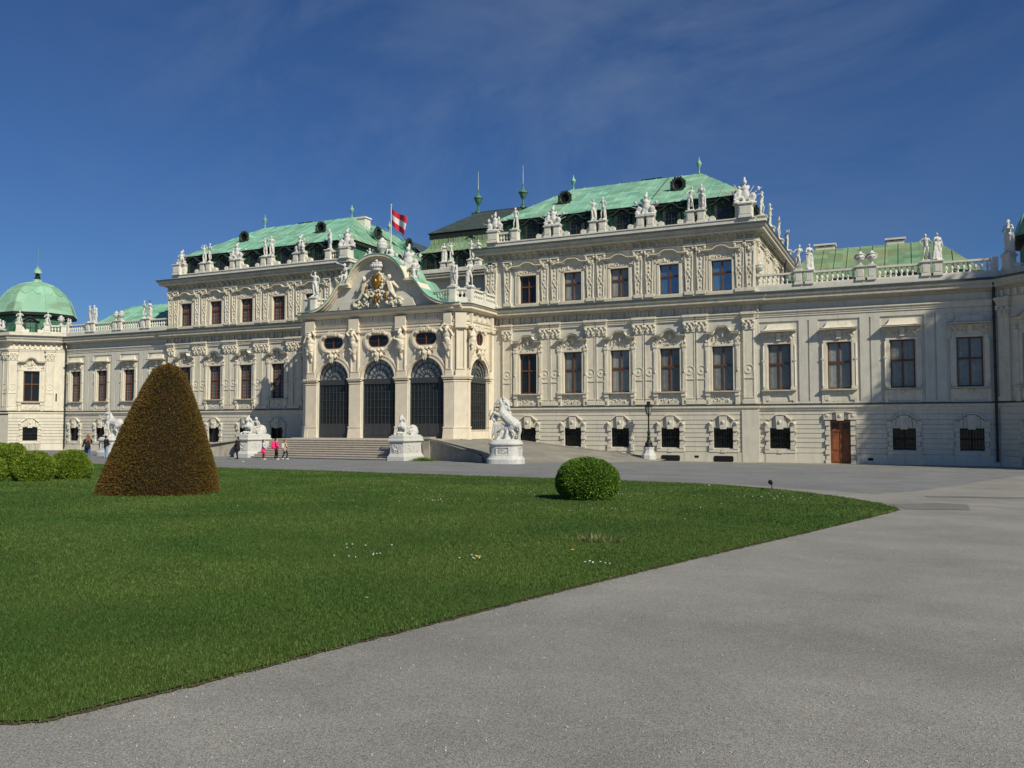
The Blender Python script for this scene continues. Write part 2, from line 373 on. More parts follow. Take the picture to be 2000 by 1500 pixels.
def wing_surround(fr):
    W, H = 1.42, 3.05; b = MB()
    for s in (-1, 1):
        x = s*(W/2+.16); b.box(x-.10, x+.10, 0, .12, .18, H+.1); b.box(x-.14, x+.14, 0, .17, 0, .18)
        b.tube((s*(W/2+.30), .08, .2), (s*(W/2+.30), .08, H-.1), .075, n=7)
        b.box(s*(W/2+.30)-.1, s*(W/2+.30)+.1, 0, .17, H*.62, H*.62+.08)
        relief(b, s*.86-.12, s*.86+.12, H+.2, H+.62, .15, 8, .08, 4+s)
        b.box(s*.98-.10, s*.98+.10, 0, .10, -.88, -.12)
    b.box(-W/2-.28, W/2+.28, 0, .10, H, H+.12); b.box(-W/2-.25, W/2+.25, 0, .06, H+.12, H+.78)
    b.box(-.14, .14, .06, .2, H+.2, H+.74)
    relief(b, -.72, -.2, H+.28, H+.6, .1, 8, .08, 21); relief(b, .2, .72, H+.28, H+.6, .1, 8, .08, 22)
    b.box(-1.0, 1.0, 0, .05, -.86, -.1)
    for s in (-1, 1):
        b.prismw([(s*.9, -.12), (s*.42, -.12), (s*.5, -.3), (s*.62, -.5), (s*.66, -.72), (s*.9, -.72)], .05, .11)
    b.box(-1.08, 1.08, 0, .10, -.98, -.88)
    b.ball((0, .1, -.22), (.14, .08, .12))
    b.build('surround', M['trim'], fr)
    h = MB(); h.box(-1.14, 1.14, 0, .50, H+.80, H+.86); h.box(-1.06, 1.06, 0, .40, H+.86, H+.90)
    for i in range(5):                                   # swept little roof above the shelf
        a = i/5; c = (i+1)/5
        x0 = 1.0-.30*(a**.5); x1 = 1.0-.30*(c**.5); w0 = .38-.30*(a**.6); w1 = .38-.30*(c**.6)
        h.rings([[(-x0,0,H+.9+.42*a),(x0,0,H+.9+.42*a),(x0,w0,H+.9+.42*a),(-x0,w0,H+.9+.42*a)],
                 [(-x1,0,H+.9+.42*c),(x1,0,H+.9+.42*c),(x1,w1,H+.9+.42*c),(-x1,w1,H+.9+.42*c)]])
    h.build('hood', M['trim'], fr)
    f = MB(); f.box(-1.16, 1.16, 0, .52, H+.862, H+.875); f.build('hood_flashing', M['ledge'], fr)
    s = MB(); s.box(-1.1, 1.1, 0, .28, -.1, -.015); s.build('sill', M['cornice'], fr)
def gf_surround(fr):
    W, H = 1.40, 1.36; b = MB()
    for s in (-1, 1):
        for i in range(5):                               # blocked jambs
            z0 = -.06+i*.3; d = .16 if i % 2 == 0 else .09; e = .26 if i % 2 == 0 else .20
            b.box(min(s*(W/2-.04), s*(W/2+e)), max(s*(W/2-.04), s*(W/2+e)), 0, d, z0, z0+.28)
        b.box(min(s*(W/2+.02), s*(W/2+.28)), max(s*(W/2+.02), s*(W/2+.28)), 0, .15, H+.08, H+.42)
        b.ball((s*(W/2+.18), .16, H+.32), (.14,.07,.14), 9, 5); b.ball((s*(W/2+.18), .22, H+.32), (.06,.04,.06), 7, 4)
        b.prismw([(s*.22, H+.05), (s*.16, H+.72), (s*.42, H+.70), (s*.46, H+.05)], 0, .12)
        b.prismw([(s*.50, H+.05), (s*.46, H+.62), (s*.72, H+.42), (s*.72, H+.05)], 0, .09)
    b.prismw([(-.20, H-.07), (-.26, H+.80), (.26, H+.80), (.20, H-.07)], 0, .24)
    b.ball((0, .25, H+.40), (.12,.06,.14), 9, 5); b.ball((0, .3, H+.4), (.05,.04,.05))
    b.box(-.72, .72, 0, .06, H, H+.1)
    b.ribbon([(-.72,H+.50),(-.5,H+.66),(-.3,H+.84),(0,H+.87),(.3,H+.84),(.5,H+.66),(.72,H+.50)], .07, 0, .22)
    b.box(-.98, .98, 0, .13, -.28, -.06); b.box(-.96, .96, 0, .09, -.95, -.28); b.box(-.16, .16, .1, .15, -.30, -.04)
    b.build('surround', M['base'], fr)
    g = grille(W, H, -.05); g.parent = fr

def make_types():
    for shp in ('arch', 'trap'):
        for kd, wd in (('blind','wood'), ('dark','wood'), ('lattice','woodold')):
            deftype(f'pn_{shp}_{kd}', 1.42, 3.05, 1.74, wd, kd, pn_surround(shp, 31 if shp == 'arch' else 57))
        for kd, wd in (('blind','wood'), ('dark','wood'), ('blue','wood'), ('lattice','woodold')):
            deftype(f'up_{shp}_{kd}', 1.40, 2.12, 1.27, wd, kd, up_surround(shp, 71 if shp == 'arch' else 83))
    deftype('wing_blind', 1.42, 3.05, 1.74, 'wood', 'blind', wing_surround)
    deftype('wing_lattice', 1.42, 3.05, 1.74, 'woodold', 'lattice', wing_surround)
    deftype('gf', 1.40, 1.36, .7, 'iron', 'dark', gf_surround)
make_types()
used = set()
def place(key, x, w, z, ang=0):
    o = TYPES[key]
    if key in used: o = copy_tree(o, palace)
    else: used.add(key); o.parent = palace
    o.location = at(x, w, z); o.rotation_euler[2] = -ang
    return o

# --- facade windows
JX = 41.2
C5 = [10.18, 13.80, 17.43, 21.08, 24.74]; CW = [28.44, 32.18, 35.92, 39.66]
ZP, ZU, ZG = 4.86, 11.74, .95
shp_p = ['trap', 'arch', 'trap', 'arch', 'trap']; shp_u = ['arch', 'trap', 'arch', 'trap', 'arch']
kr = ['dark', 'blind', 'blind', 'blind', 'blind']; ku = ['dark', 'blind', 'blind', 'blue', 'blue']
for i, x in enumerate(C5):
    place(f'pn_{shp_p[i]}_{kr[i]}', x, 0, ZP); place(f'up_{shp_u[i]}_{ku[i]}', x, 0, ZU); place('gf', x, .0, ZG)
    place(f'pn_{shp_p[i]}_lattice', -x, 0, ZP); place(f'up_{shp_u[i]}_lattice', -x, 0, ZU); place('gf', -x, .0, ZG)
for i, x in enumerate(CW):
    place('wing_blind', x, -.12, ZP); place('wing_lattice', -x, -.12, ZP)
    place('gf', -x, -.1, ZG)
    if i != 1: place('gf', x, -.1, ZG)
DX = CW[1]
# --- walls
h = []
for s in (1, -1):
    for x in C5:
        X = s*x; h += [(X-.70, X+.70, ZG, ZG+1.35), (X-.71, X+.71, ZP, ZP+3.04), (X-.70, X+.70, ZU, ZU+2.11)]
for s, nm in ((1, 'right'), (-1, 'left')):
    b = MB()
    a0, a1 = sorted((s*6.53, s*27.0))
    b.wall(a0, a1, -.3, 16.0, 0, [q for q in h if a0 < q[0] < a1])
    b.quad((s*27.0,0,-.3),(s*27.0,-20,-.3),(s*27.0,-20,16),(s*27.0,0,16))
    b.quad((s*6.53,0,-.3),(s*6.53,-20,-.3),(s*6.53,-20,16),(s*6.53,0,16))
    b.build('block_wall', M['wall'], palace); b = MB(); b.quad((s*6.53,-20,0),(s*27,-20,0),(s*27,-20,16),(s*6.53,-20,16)); b.build('rear_wall', M['wall'], palace)
    b = MB(); g0, g1 = sorted((s*27.0, s*JX)); hh = []
    for i, x in enumerate(CW):
        hh.append((s*x-.71, s*x+.71, ZP, ZP+3.04))
        if s > 0 and i == 1: hh.append((s*x-.64, s*x+.64, .02, 2.86))
        else: hh.append((s*x-.70, s*x+.70, ZG, ZG+1.35))
    b.wall(g0, g1, -.3, 11.8, -.14, hh)
    b.build('wing_wall', M['wall'], palace); b = MB(); b.quad((g0,-9.5,0),(g1,-9.5,0),(g1,-9.5,11.8),(g0,-9.5,11.8)); b.build('rear_wall', M['wall'], palace)
    # raised wall fields between the wing windows
    b = MB(); xs = CW; zt = 9.42
    edges = []
    prev = 27.0
    for i, x in enumerate(xs):
        l, r = x-1.27, x+1.27; mid = prev
        if i == 0: edges.append((27.0, l))
        else:
            m_ = (xs[i-1]+x)/2; edges += [(xs[i-1]+1.27, m_-.05), (m_+.05, l)]
    edges.append((xs[-1]+1.27, JX))
    for l, r in edges:
        a, c = sorted((s*l, s*r)); b.box(a, c, -.14, -.07, 4.065, zt)
    a, c = sorted((s*27.0, s*JX)); b.box(a, c, -.14, -.07, zt, 9.72)
    b.build('wall_field', M['wall'], palace)
    # rusticated ground floor courses
    b = MB(); gz_ = [.66, 1.0, 1.34, 1.64, 1.95, 2.24, 2.53, 2.83, 3.18, 3.50]
    blk = [6.6]+C5; segs = []
    def segments(x0, x1, cs, hw):
        out = []; c = x0
        for q in cs: out.append((c, q-hw)); c = q+hw
        out.append((c, x1)); return out
    for (l, r), w0 in [(q, 0.0) for q in segments(7.45, 27.02, C5, .96)]+[(q, -.14) for q in segments(27.02, JX, CW, .96)]:
        for k in range(len(gz_)-1):
            a, c = sorted((s*l, s*r)); b.box(a, c, w0, w0+.055, gz_[k]+.045, gz_[k+1]+.0)
    for cs, w0 in ((C5, 0.), (CW, -.14)):
        for q in cs:
            for k in range(7, len(gz_)-1): b.box(s*q-.96, s*q+.96, w0, w0+.054, gz_[k]+.045, gz_[k+1])
    b.build('rusticated_courses', M['base'], palace)
    b = MB()
    for (l, r), w0 in [(q, 0.0) for q in segments(7.45, 27.06, C5, .96)]+[(q, -.14) for q in segments(27.06, JX, CW, .96)]:
        a, c = sorted((s*l, s*r)); b.box(a, c, w0, w0+.10, -.3, .66)
    for i, q in enumerate(C5+CW):
        if s > 0 and i == 6: continue
        w0 = 0 if q < 27 else -.14; b.box(s*q-.96, s*q+.96, w0, w0+.02, -.3, .66)
    b.build('plinth', M['base'], palace)
    b = MB(); a, c = sorted((s*26.0, s*27.12)); b.box(a, c, 0, .13, -.3, 3.5); b.build('corner_lesene', M['base'], palace)
    # basement grilles and vents
    for q in C5[2:] if s > 0 else []:
        b = MB(); b.prismw([(q-.66,.08),(q-.6,.02),(q+.6,.02),(q+.66,.08),(q+.66,.34),(q+.6,.42),(q-.6,.42),(q-.66,.34)], .02, .115)
        b.build('basement_opening', M['dark'], palace)
    for q in (11.95, 15.6, 22.9, 28.4, 33.95, 39.3):
        X = s*q; w0 = .1 if q < 27 else -.04
        b = MB(); b.box(X-.15, X+.15, w0-.01, w0+.006, .26, .42); b.build('vent', M['dark'], palace)
b = MB(); b.box(8.07, 8.33, -.02, .012, 6.0, 6.95); b.box(8.07, 8.33, -.02, .012, 4.35, 4.65); b.build('wall_slot', M['dark'], palace)

# --- door in the right wing
b = MB(); W_, H_ = 1.28, 2.86
b.box(DX-.64, DX+.64, -.40, -.34, 0, 2.86)
for s in (-1, 1):
    for z0, z1 in ((.12, .74), (.86, 2.02)):
        x0, x1 = sorted((DX+s*.10, DX+s*.54))
        b.box(x0, x1, -.34, -.315, z0, z1); b.box(x0+.07, x1-.07, -.315, -.295, z0+.07, z1-.07)
b.box(DX-.035, DX+.035, -.34, -.29, 0, 2.1); b.box(DX-.64, DX+.64, -.34, -.29, 2.1, 2.2)
door = b.build('door', M['door'], palace)
b = MB()
for s in (-1, 1): x0, x1 = sorted((DX+s*.12, DX+s*.52)); b.box(x0, x1, -.335, -.325, 2.28, 2.66)
b.build('door_pane', M['pane_dark'], door)
b = MB(); b.tube((DX+.06, -.28, 1.1), (DX+.17, -.24, 1.1), .02); b.ball((DX+.06,-.3,1.1), .03); b.build('handle', M['iron'], door)
b = MB()
for s in (-1, 1):
    for i in range(9):
        z0 = i*.31; d, e = (.03, .26) if i % 2 == 0 else (-.03, .20)
        x0, x1 = sorted((DX+s*.62, DX+s*(.66+e))); b.box(x0, x1, -.14, d, z0, z0+.29)
    x0, x1 = sorted((DX+s*.5, DX+s*1.0)); b.box(x0, x1, -.14, .06, 2.86, 3.25)
    b.ball((DX+s*.78, .05, 3.12), (.15,.06,.12), 9, 5)
b.prismw([(DX-.2, 2.8), (DX-.25, 3.34), (DX+.25, 3.34), (DX+.2, 2.8)], -.14, .12); b.ball((DX, .13, 3.1), (.12,.05,.13), 9, 5)
b.ribbon([(DX-.9,3.22),(DX-.5,3.3),(DX-.3,3.36),(DX+.3,3.36),(DX+.5,3.3),(DX+.9,3.22)], .07, -.14, .1)
b.build('surround', M['base'], door)
b = MB(); b.box(DX-.62, DX+.62, -.4, .12, -.1, .03); b.build('threshold', M['concrete'], door)

# --- string course, entablatures, cornices swept round the plan
JX = 41.2; A_ = 3.5
def face_right(n0=.0): return [(JX,-.12),(JX+A_, A_),(JX+A_+4.4, A_),(JX+2*A_+4.4, 0)]
right_path = [(7.45,0),(27.02,0),(27.02,-.12),(JX,-.12),(JX+A_,A_-.1),(JX+A_+4.4,A_-.1),(JX+2*A_+4.4,0)]
def mirror(p): return [(-x, w) for x, w in reversed(p)]
strings = [[(0,3.5),(.10,3.5),(.10,3.6),(.19,3.68),(.19,3.80),(.15,3.82),(.15,3.90),(0,3.92)]]
for pth in (right_path, mirror(right_path)):
    b = MB(); b.mould(pth, strings[0]); b.build('string_course', M['trim'], palace)
    b = MB(); b.mould(pth, [(0,3.925),(.215,3.84),(.215,3.90),(0,3.96)]); b.build('string_flashing', M['ledge'], palace)
    b = MB(); b.mould(pth, [(0,3.92),(.05,3.93),(.05,4.06),(0,4.06)]); b.build('base_band', M['trim'], palace)
    b = MB(); b.mould(pth, [(0,9.74),(.09,9.74),(.09,9.86),(.13,9.88),(.13,10.0),(.20,10.04),(.20,10.12),(0,10.14)]); b.build('architrave', M['trim'], palace)
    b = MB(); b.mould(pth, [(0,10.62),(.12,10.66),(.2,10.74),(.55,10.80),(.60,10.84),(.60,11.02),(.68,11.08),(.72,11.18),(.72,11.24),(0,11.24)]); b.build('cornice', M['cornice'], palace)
    b = MB(); b.mould(pth, [(0,11.243),(.76,11.243),(.76,11.36),(0,11.52)]); b.build('cornice_flashing', M['ledge'], palace)
# brackets of the main frieze on the blocks
for s in (1, -1):
    b = MB(); x = 7.6
    while x < 26.9:
        for dx in (0, .34):
            X = s*(x+dx)
            b.prismw([(X-.07,10.18),(X+.07,10.18),(X+.09,10.64),(X-.09,10.64)], 0, .13); b.ball((X, .14, 10.24), (.08,.06,.07), 5, 3)
        x += .913
    b.build('frieze_bracket', M['cornice'], palace)
# upper storey, cornice of the blocks
up_r = [(6.53,-9),(6.53,0),(27.02,0),(27.02,-20)]
for s, pth in ((1, up_r), (-1, mirror(up_r))):
    b = MB(); b.mould(pth, [(0,11.46),(.14,11.46),(.14,11.56),(.08,11.60),(0,11.60)]); b.build('upper_base_band', M['trim'], palace)
    b = MB(); b.mould(pth, [(0,15.0),(.10,15.02),(.10,15.10),(.04,15.14),(0,15.14)]); b.build('upper_architrave', M['trim'], palace)
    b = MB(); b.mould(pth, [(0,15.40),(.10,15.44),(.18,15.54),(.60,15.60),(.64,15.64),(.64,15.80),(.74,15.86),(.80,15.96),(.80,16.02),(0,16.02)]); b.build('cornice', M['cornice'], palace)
    b = MB(); b.mould(pth, [(0,16.022),(.85,16.022),(.85,16.13),(0,16.28)]); b.build('cornice_flashing', M['ledge'], palace)
    b = MB(); x = 6.8
    while x < 26.95:
        X = s*x; b.prismw([(X-.1,15.16),(X+.1,15.16),(X+.1,15.46),(X-.1,15.46)], 0, .18); b.box(X-.1, X+.1, .16, .42, 15.44, 15.55)
        x += .61
    w = -.4
    while w > -19.8:
        for X in (s*27.02,): b.box(min(X, X+s*.2), max(X, X+s*.2), w-.1, w+.1, 15.16, 15.46); b.box(min(X, X+s*.45), max(X, X+s*.45), w-.1, w+.1, 15.44, 15.55)
        w -= .61
    b.build('cornice_bracket', M['cornice'], palace)
    # attic wall
    b = MB(); pa = [(6.53,-8.0),(6.53,-.25),(26.95,-.25),(26.95,-19.9)]
    if s < 0: pa = mirror(pa)
    b.mould(pa, [(-.75,16.1),(0,16.1),(0,16.62),(.05,16.64),(.05,16.72),(-.75,16.72)]); b.build('attic_wall', M['attic'], palace)

# --- pilasters
def lower_pilaster(w=.74):
    h = w/2; b = MB()
    b.box(-h-.06, h+.06, 0, .18, 3.95, 4.22); b.box(-h, h, 0, .10, 4.22, 9.0)
    for s in (-1, 1): b.box(s*h-.035*(1+s), s*h+.035*(1-s), .10, .135, 4.34, 8.95)
    b.box(-h+.07, h-.07, .10, .135, 4.34, 4.40); b.box(-h, h, .10, .15, 5.66, 5.72)
    for k in range(18):                                   # round medallion
        a = 2*math.pi*k/18; c = 2*math.pi*(k+1)/18
        b.tube((.30*math.cos(a), .12, 6.3+.30*math.sin(a)), (.30*math.cos(c), .12, 6.3+.30*math.sin(c)), .024, n=4)
    b.ball((0,.10,6.3), (.10,.03,.10), 9, 4); b.ball((0,.13,6.3), .035)
    p = b.build('pilaster', M['trim'])
    c = MB(); c.box(-h-.03, h+.03, 0, .16, 8.98, 9.06); c.prismw([(-h,9.06),(h,9.06),(h+.06,9.58),(-h-.06,9.58)], 0, .16)
    for s in (-1, 1):
        c.ball((s*(h-.02), .2, 9.50), (.13,.11,.12), 8, 4); c.ball((s*h*.5, .2, 9.18), (.1,.07,.12)); c.ball((s*h*.35, .2, 9.36), (.09,.08,.13))
    c.ball((0,.22,9.5), (.1,.09,.1)); relief(c, -h, h, 9.1, 9.5, .19, 12, .07, 3)
    c.box(-h-.1, h+.1, 0, .24, 9.60, 9.68)
    c.box(-h-.03, h+.03, 0, .2, 9.68, 9.86); c.box(-h-.07, h+.07, 0, .26, 9.86, 10.0); c.box(-h-.12, h+.12, 0, .33, 10.0, 10.16)
    c.build('capital', M['trim'], p)
    return p
def upper_pilaster():
    b = MB()
    b.box(-.33, .33, 0, .20, 11.58, 11.82); b.prismw([(-.22,11.82),(.22,11.82),(.31,14.4),(-.31,14.4)], 0, .12)
    for s in (-1, 1): b.prismw([(s*.22,11.9),(s*.16,11.9),(s*.24,14.4),(s*.31,14.4)], .12, .17)
    for t in (1, -1): b.tube((-.15*t, .15, 12.75), (.15*t, .15, 13.3), .035, n=5)
    for z in (12.1, 12.6, 13.45, 13.75, 14.1): b.ball((0, .14, z), (.06,.05,.10), 6, 4)
    for s in (-1, 1): b.tube((s*.2,.15,12.75), (s*.27,.15,13.0), .03, n=4); b.tube((s*.27,.15,13.0), (s*.2,.15,13.3), .03, n=4)
    p = b.build('pilaster', M['trim'])
    c = MB(); c.prismw([(-.30,14.42),(.30,14.42),(.36,14.9),(-.36,14.9)], 0, .18); relief(c, -.3, .3, 14.3, 14.85, .2, 16, .08, 12)
    for s in (-1, 1): c.ball((s*.3,.22,14.82), (.11,.10,.10), 8, 4)
    c.box(-.40, .40, 0, .30, 14.93, 15.0); c.box(-.36, .36, 0, .22, 15.0, 15.16); c.build('capital', M['trim'], p)
    return p
lp, upx = lower_pilaster(), upper_pilaster(); first = {id(lp): True, id(upx): True}
def put(p, x, w, z, ang=0):
    if first.get(id(p)): o = p; first[id(p)] = False; o.parent = palace
    else: o = copy_tree(p, palace)
    o.location = at(x, w, z); o.rotation_euler[2] = -ang; return o
mids = [(C5[i]+C5[i+1])/2 for i in range(4)]
for s in (1, -1):
    for x in [8.75-.3] + [m+d for m in mids for d in (-.41, .41)] + [26.50]: put(lp, s*(x+.0), 0, 0)
    for x in [8.5] + [m+d for m in mids for d in (-.41, .41)] + [25.98, 26.66, 7.26, 6.86]: put(upx, s*x, 0, 0)
    for w in (-.5, -3.9, -4.7, -8, -8.8, -12.2, -13): put(upx, s*27.0, w, 0, -s*math.pi/2)

# --- wing balustrades
def baluster(mb, x, w, z, hgt, n=7):
    p = [(.055,0),(.085,.03),(.05,.12),(.04,.2),(.095,.42),(.10,.55),(.06,.72),(.04,.80),(.075,.88),(.075,1)]
    mb.lathe(x, w, [(r, z+t*hgt) for r, t in p], n)
def rail(mb, x0, x1, w, zb, zt, step=.30, wid=.14):
    mb.box(x0, x1, w-wid, w+wid, zt-.13, zt); mb.box(x0, x1, w-wid*1.1, w+wid*1.1, zb, zb+.10)
    n = max(2, int((x1-x0)/step)); 
    for i in range(n): baluster(mb, x0+(i+.5)*(x1-x0)/n, w, zb+.10, zt-zb-.23)
def pedestal(mb, x, w, z0, z1, hw=.26, g=.04):
    mb.box(x-hw-g, x+hw+g, w-hw-g, w+hw+g, z0, z0+.14); mb.box(x-hw, x+hw, w-hw, w+hw, z0+.14, z1-.14)
    mb.box(x-hw+.07, x+hw-.07, w+hw, w+hw+.02, z0+.24, z1-.24)
    mb.box(x-hw-g, x+hw+g, w-hw-g, w+hw+g, z1-.14, z1-.07); mb.box(x-hw-g*2, x+hw+g*2, w-hw-g*2, w+hw+g*2, z1-.07, z1)
STW = [30.1, 33.9, 37.7]
for s in (1, -1):
    b = MB(); a, c = sorted((s*27.0, s*JX)); b.box(a, c, -.45, .0, 11.35, 11.82); b.build('parapet_base', M['attic'], palace)
    spans = [(27.05, STW[0]-.62)]+[(STW[i]+.62, STW[i+1]-.62) for i in range(2)]+[(STW[2]+.62, JX-.3)]
    for l, r in spans:
        b = MB(); a, c = sorted((s*l, s*r)); rail(b, a, c, -.2, 11.82, 12.66); b.build('balustrade', M['attic'], palace)
    for x in STW:
        for d in (-.34, .34): b = MB(); pedestal(b, s*x+d, -.2, 11.8, 12.74, .24); b.build('pedestal', M['attic'], palace)
    b = MB(); a, c = sorted((s*(JX-.3), s*(JX+.1))); b.box(a, c, -.4, 0, 11.82, 12.70); b.build('parapet_end', M['attic'], palace)

# --- block attic: pedestal pairs, scrolls, dormers, roofs
ATT = mids+[]; WA = -.55
def dormer():
    b = MB()
    b.box(-.62, -.42, -.9, .02, 0, 1.25); b.box(.42, .62, -.9, .02, 0, 1.25); b.box(-.42, .42, -.9, -.02, 1.0, 1.25)
    b.ribbon([(-.85,1.15),(-.6,1.2),(-.42,1.34),(-.2,1.52),(0,1.58),(.2,1.52),(.42,1.34),(.6,1.2),(.85,1.15)], .09, -1.3, .22)
    b.prismw([(-.6,1.2),(-.3,1.42),(0,1.54),(.3,1.42),(.6,1.2)], -.9, .04); b.ball((0,.08,1.32), (.1,.06,.12))
    for s in (-1, 1): b.prismw([(s*.62,0),(s*.86,0),(s*.8,.25),(s*.66,.6),(s*.62,1.1)], -.3, .0)
    d = b.build('dormer', M['dormer'])
    b = MB(); b.box(-.42, .42, -.12, -.06, 0, 1.0); b.build('pane', M['pane_dark'], d)
    b = MB(); b.box(-.03, .03, -.06, -.02, 0, 1.0); b.box(-.42, .42, -.06, -.02, .5, .55)
    for q in (-.22, .22): b.box(q-.012, q+.012, -.06, -.03, 0, 1.0)
    b.box(-.42, .42, -.06, -.03, .25, .27); b.box(-.42, .42, -.06, -.03, .76, .78); b.build('frame', M['dormer'], d)
    return d
dm = dormer(); first[id(dm)] = True
def roof_quad(name, m, a, b_, c, d, seam=.0, eave=None, par=None):
    """a,b bottom edge, d,c top edge, (x,w,z); standing seams run up the slope"""
    mb = MB(); mb.quad(a, b_, c, d)
    va, vb, vc, vd = map(Vector, (a, b_, c, d))
    if seam:
        n = int((vb-va).length/seam); nrm = (vb-va).cross(vd-va).normalized()
        if nrm.z < 0: nrm = -nrm
        ax = (vb-va).normalized()
        for i in range(n+1):
            t = i/max(1, n); p = va.lerp(vb, t)
            # seam runs straight up the slope; find where it meets the top/hip edges
            up = (vd-va)-ax*((vd-va).dot(ax)); q0 = (vd-va).dot(ax); q1 = (vc-va).dot(ax); s_ = (p-va).dot(ax); Lb = (vb-va).length
            if s_ < q0: k = s_/q0 if q0 > 1e-6 else 1
            elif s_ > q1: k = (Lb-s_)/(Lb-q1) if Lb-q1 > 1e-6 else 1
            else: k = 1
            if k < .05: continue
            q = p+up*k
            sx = ax*.022; mb.add([tuple(p-sx), tuple(p+sx), tuple(q+sx), tuple(q-sx), tuple(p-sx+nrm*.05), tuple(p+sx+nrm*.05), tuple(q+sx+nrm*.05), tuple(q-sx+nrm*.05)],
                   [(0,3,2,1),(4,5,6,7),(0,1,5,4),(1,2,6,5),(2,3,7,6),(3,0,4,7)])
    return mb.build(name, m, par or palace)
def finial(x, w, z, hgt=1.0, m='copperteal', spike=0, tall=False):
    b = MB()
    if tall:
        b.box(x-.22, x+.22, w-.22, w+.22, z-.1, z+.18)
        b.lathe(x, w, [(.12,z+.18),(.16,z+.3),(.10,z+.5),(.09,z+.8),(.16,z+.9),(.24,z+1.02),(.36,z+1.3),(.40,z+1.42),(.46,z+1.45),(.46,z+1.52),(.3,z+1.68),(.14,z+1.85),(.06,z+2.05),(.07,z+2.25),(.02,z+2.4)], 10)
    else:
        k = hgt; b.lathe(x, w, [(.11,z),(.07,z+.12*k),(.06,z+.45*k),(.10,z+.5*k),(.19,z+.72*k),(.22,z+.80*k),(.14,z+.88*k),(.09,z+.98*k),(.04,z+1.1*k),(.01,z+1.28*k)], 9)
    o = b.build('finial', M[m], palace, smooth=True)
    if spike:
        c = MB(); c.tube((x, w, z+2.2), (x, w, z+2.2+spike), .03, .012, 5); c.build('lightning_rod', M['attic'], o)
    return o
for s in (1, -1):
    # mansard
    E = 18.45; xo0, xo1 = 7.1, 26.3
    def X(v): return s*v
    mm = M['mansard']
    b = MB()
    b.quad((X(xo0),-.85,16.7),(X(xo1),-.85,16.7),(X(xo1-.15),-1.15,E),(X(xo0+.15),-1.15,E))
    b.quad((X(xo1),-.85,16.7),(X(xo1),-20,16.7),(X(xo1-.15),-20,E),(X(xo1-.15),-1.15,E))
    b.quad((X(xo0),-.85,16.7),(X(xo0),-22,16.7),(X(xo0+.15),-22,E),(X(xo0+.15),-1.15,E))
    b.build('mansard', mm, palace)
    b = MB(); b.box(*sorted((X(7.0), X(26.35))), -1.4, -.78, E-.22, E); b.box(*sorted((X(25.9), X(26.42))), -20, -1.4, E-.22, E); b.box(*sorted((X(6.85), X(7.5))), -22, -1.4, E-.3, E)
    b.build('eave', M['eave'], palace)
    RW, RZ, r0, r1 = -7.0, 22.15, 11.0, 21.9
    ew = -.70; e0, e1 = 6.75, 26.5
    front_m = M['copperteal'] if s < 0 else M['copper']
    if s > 0:
        # right block: greener sheets towards both ends, pale ones in the middle
        roof_quad('roof', M['copper'], (X(e0),ew,E+.01),(X(12.2),ew,E+.01),(X(13.4),RW,RZ),(X(r0),RW,RZ), .95)
        roof_quad('roof', M['copperteal'], (X(12.2),ew,E+.01),(X(19.3),ew,E+.01),(X(19.3),RW,RZ),(X(13.4),RW,RZ), .95)
        roof_quad('roof', M['copper'], (X(19.3),ew,E+.01),(X(e1),ew,E+.01),(X(r1),RW,RZ),(X(19.3),RW,RZ), .95)
    else: roof_quad('roof', M['copperteal'], (X(e0),ew,E+.01),(X(e1),ew,E+.01),(X(r1),RW,RZ),(X(r0),RW,RZ), .95)
    roof_quad('roof', M['copper'], (X(e1),ew,E+.01),(X(e1),-13.3,E+.01),(X(r1),RW,RZ),(X(r1),RW,RZ), .95)
    roof_quad('roof', M['copper'], (X(e1),-13.3,E+.01),(X(e0),-13.3,E+.01),(X(r0),RW,RZ),(X(r1),RW,RZ))
    # ridge running back above the inner side
    roof_quad('roof', M['copper'], (X(e0),ew,E+.012),(X(e0),-20,E+.012),(X(11.6),-14.0,RZ),(X(r0),RW,RZ), .95)
    roof_quad('roof', M['copperteal'], (X(e0),-20,E+.012),(X(17),-20,E+.012),(X(11.6),-14,RZ),(X(11.6),-14,RZ))
    roof_quad('roof', M['copper'], (X(17),-20,E+.01),(X(17),-8,E+.01),(X(r0),RW,RZ),(X(11.6),-14,RZ))
    roof_quad('roof', M['slate'], (X(6.2),-13.0,E+.6),(X(6.2),-26,E+.6),(X(11),-22,RZ-.3),(X(11),-15.0,RZ-.3))
    finial(X(21.7), RW, RZ-.1, 1.15); finial(X(11.2), RW, RZ-.1, 1.05); finial(X(11.6), -14, RZ-.1, 1.0)
    for cx, cw, wd, dd, zt in ((17.6,-8.6,1.5,.9,22.45),):
        b = MB(); b.box(X(cx)-wd/2, X(cx)+wd/2, cw-dd/2, cw+dd/2, 20.5, zt); b.box(X(cx)-wd/2-.1, X(cx)+wd/2+.1, cw-dd/2-.1, cw+dd/2+.1, zt, zt+.12)
        b.build('roof_vent', M['eave'], palace)
    b = MB(); cx, cw = (X(10.5), -7.8) if s < 0 else (X(20.9), -9.3)
    b.box(cx-.55, cx+.55, cw-.45, cw+.45, 19.6, 22.05); b.box(cx-.65, cx+.65, cw-.55, cw+.55, 22.05, 22.18); b.build('chimney', M['attic'], palace)
